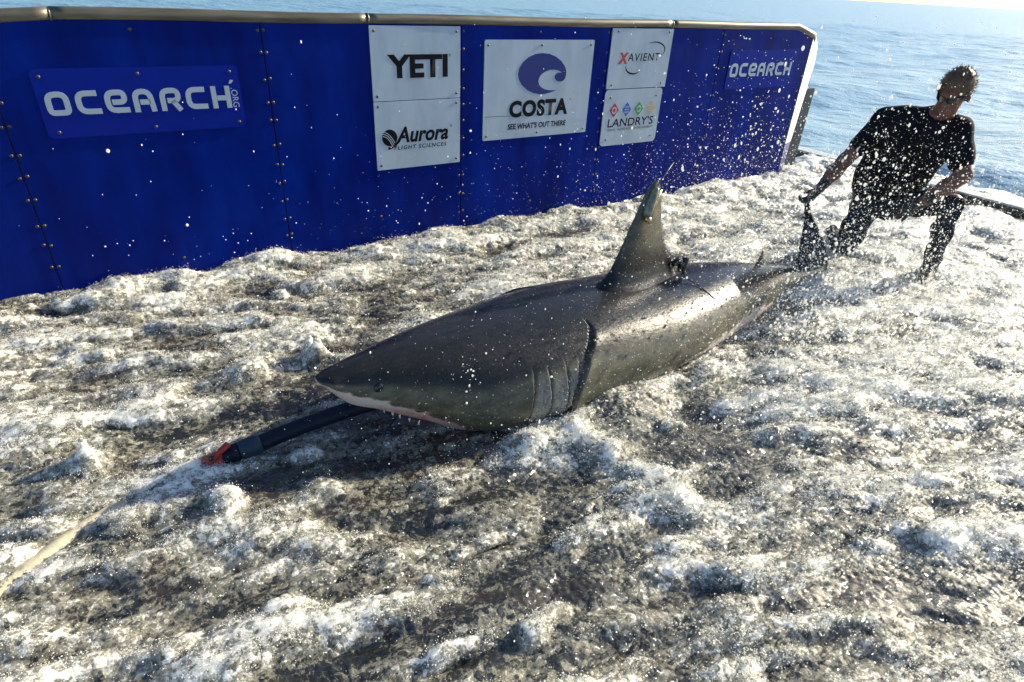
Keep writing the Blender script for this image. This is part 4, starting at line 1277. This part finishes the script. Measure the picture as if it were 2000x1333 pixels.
    T.chain([(-.215, .015, .57), hipR, tuple(np.array(hipR) * .4 + np.array(knR) * .6), knR], [.112, .108, .088, .072], .05)
    T.chain([knR, anR], [.068, .056], .03)
    T.chain([(-.075, -.01, .57), hipL, tuple(np.array(hipL) * .4 + np.array(knL) * .6), knL], [.112, .106, .086, .073], .05)
    T.chain([knL, tuple(np.array(knL) * .6 + np.array(anL) * .4), anL], [.068, .068, .058], .03)
    X, Y, Z = T.X, T.Y, T.Z
    T.D = T.D + .006 * np.sin(40 * Z + 18 * X + 8 * Y + 3 * np.sin(20 * X)) * (Z < .6) + .004 * np.sin(55 * X - 30 * Y)
    T.D = np.maximum(T.D, Z - .655 - 4 * np.maximum(0, X - .06))
    T.mesh("trousers", trs_m, root)

    Hh = SDF(tuple(hc - .17), tuple(hc + .17), .006)
    Hh.ellip(hp(0, -.016, .034), (.092, .114, .119), FR, 0)
    X, Y, Z = Hh.X, Hh.Y, Hh.Z
    pr = (X - hc[0]) * rt[0] + (Y - hc[1]) * rt[1] + (Z - hc[2]) * rt[2]
    pf = (X - hc[0]) * fw[0] + (Y - hc[1]) * fw[1] + (Z - hc[2]) * fw[2]
    pu = (X - hc[0]) * up[0] + (Y - hc[1]) * up[1] + (Z - hc[2]) * up[2]
    Hh.D += .004 * perlin(pr * 40 + 7, pu * 40 + pf * 30, 5)
    cut = -(pu * .80 - pf * .62 + .012)
    Hh.D = np.maximum(Hh.D, cut)
    Hh.D = np.maximum(Hh.D, -(pu + .055))
    Vh, Qh = surface_nets(Hh.D, Hh.lo, Hh.h)
    mbh = MB(); mbh.add(Vh.tolist(), Qh.tolist(), True)
    rh = np.random.default_rng(9)
    for i in rh.choice(len(Vh), 1500):
        p0 = Vector(Vh[i]); n_ = (p0 - Vector(hc)).normalized()
        if n_.dot(Vector(up)) < -.35: continue
        d_ = (n_ * .8 + Vector(fw) * .45 + Vector(up) * .3 + Vector(rh.normal(0, .35, 3))).normalized() * float(rh.uniform(.012, .030))
        a_ = d_.cross(n_ + Vector((.01, .02, 0))).normalized() * .0016; b_ = d_.cross(a_).normalized() * .0016
        mbh.add([p0 - a_ - n_ * .003, p0 + a_ - n_ * .003, p0 + b_ - n_ * .003, p0 + d_], [(0, 1, 3), (1, 2, 3), (2, 0, 3)])
    mbh.build("hair", hair_m, root)

    # gloves with five fingers each
    def hand(wrist, d, across, nrm, curl, name, grip):
        d = np.array(d, float); d /= np.linalg.norm(d)
        across = np.array(across, float); across -= d * (across @ d); across /= np.linalg.norm(across)
        nrm = np.cross(d, across) * nrm
        w = np.array(wrist, float)
        g = SDF(tuple(w - .19), tuple(w + .19), .005)
        kn = []
        for i, (off, ln) in enumerate(((-.034, .078), (-.011, .088), (.012, .083), (.034, .066))):
            k = w + d * (.100 - .10 * off * off * 40) + across * off
            kn.append(k); g.cone(w + across * off * .55 + d * .01, .019, k, .0145, .012)
            p = k; ang = curl[0]
            for seg, (f, r0, r1) in enumerate(((.45, .0125, .0115), (.30, .0115, .0105), (.25, .0105, .0085))):
                v = d * cos(ang) + nrm * sin(ang)
                qn = p + v * ln * f + across * off * .06
                g.cone(p, r0, qn, r1, .004); p = qn; ang += curl[seg + 1] if seg < 2 else 0
        g.cone(w - d * .045, .036, w + d * .012, .030, .015)       # cuff
        t0 = w + d * .025 - across * .030
        t1 = t0 + d * .035 - across * .022 + nrm * .018
        t2 = t1 + d * .026 + across * (.004 if grip else -.008) + nrm * .020
        g.cone(w + d * .01, .020, t0, .018, .012); g.cone(t0, .016, t1, .0125, .008); g.cone(t1, .0125, t2, .010, .004)
        g.mesh(name, glove_m, root)
    hand(wrR, (-.42, -.10, -.80), (.35, -.75, -.05), 1, (.55, .95, .75), "glove", True)
    hand(wrL, (-.62, -.08, -.62), (.60, -.35, -.55), -1, (.12, .30, .25), "glove", False)

    # sunglasses wrapping the face
    mb = MB()
    pts = []
    for k in range(13):
        a = radians(-78 + 156 * k / 12)
        pts.append((.080 * sin(a), .004 + .098 * cos(a)))
    V = []; Fs = []
    for k, (r, f) in enumerate(pts):
        hgt = .019 if abs(r) > .010 else .010
        if abs(r) > .07: hgt = .008
        for u in (.012 + hgt * .8, .012 - hgt): V.append(hp(r, f, u))
        for u in (.012 - hgt, .012 + hgt * .8): V.append(hp(r * .94, f - .006, u))
    for k in range(12):
        for j in range(4):
            a, b = k * 4 + j, k * 4 + (j + 1) % 4
            Fs.append((a, b, b + 4, a + 4))
    mb.add(V, Fs, False)
    sg_ = mb.build("sunglasses", lens_m, root)
    for sg in (-1, 1): MB().tube([hp(sg * .079, .025, .014), hp(sg * .083, -.03, .012)], .003, 8).build("temple", M_BLK, sg_)

    for tp, an, nm in ((toR, anR, "shoe"), (toL, anL, "shoe")):
        an = np.array(an); tp = np.array(tp)
        s = SDF(tuple(np.minimum(an, tp) - .10), tuple(np.maximum(an, tp) + .10), .009)
        s.cone(tuple(an + (0, 0, -.02)), .052, tuple(tp), .044, .02); s.cone(tuple(an), .05, tuple(an + (0, 0, .03)), .048, .02)
        s.mesh(nm, shoe_m, root)
    return root
make_person()
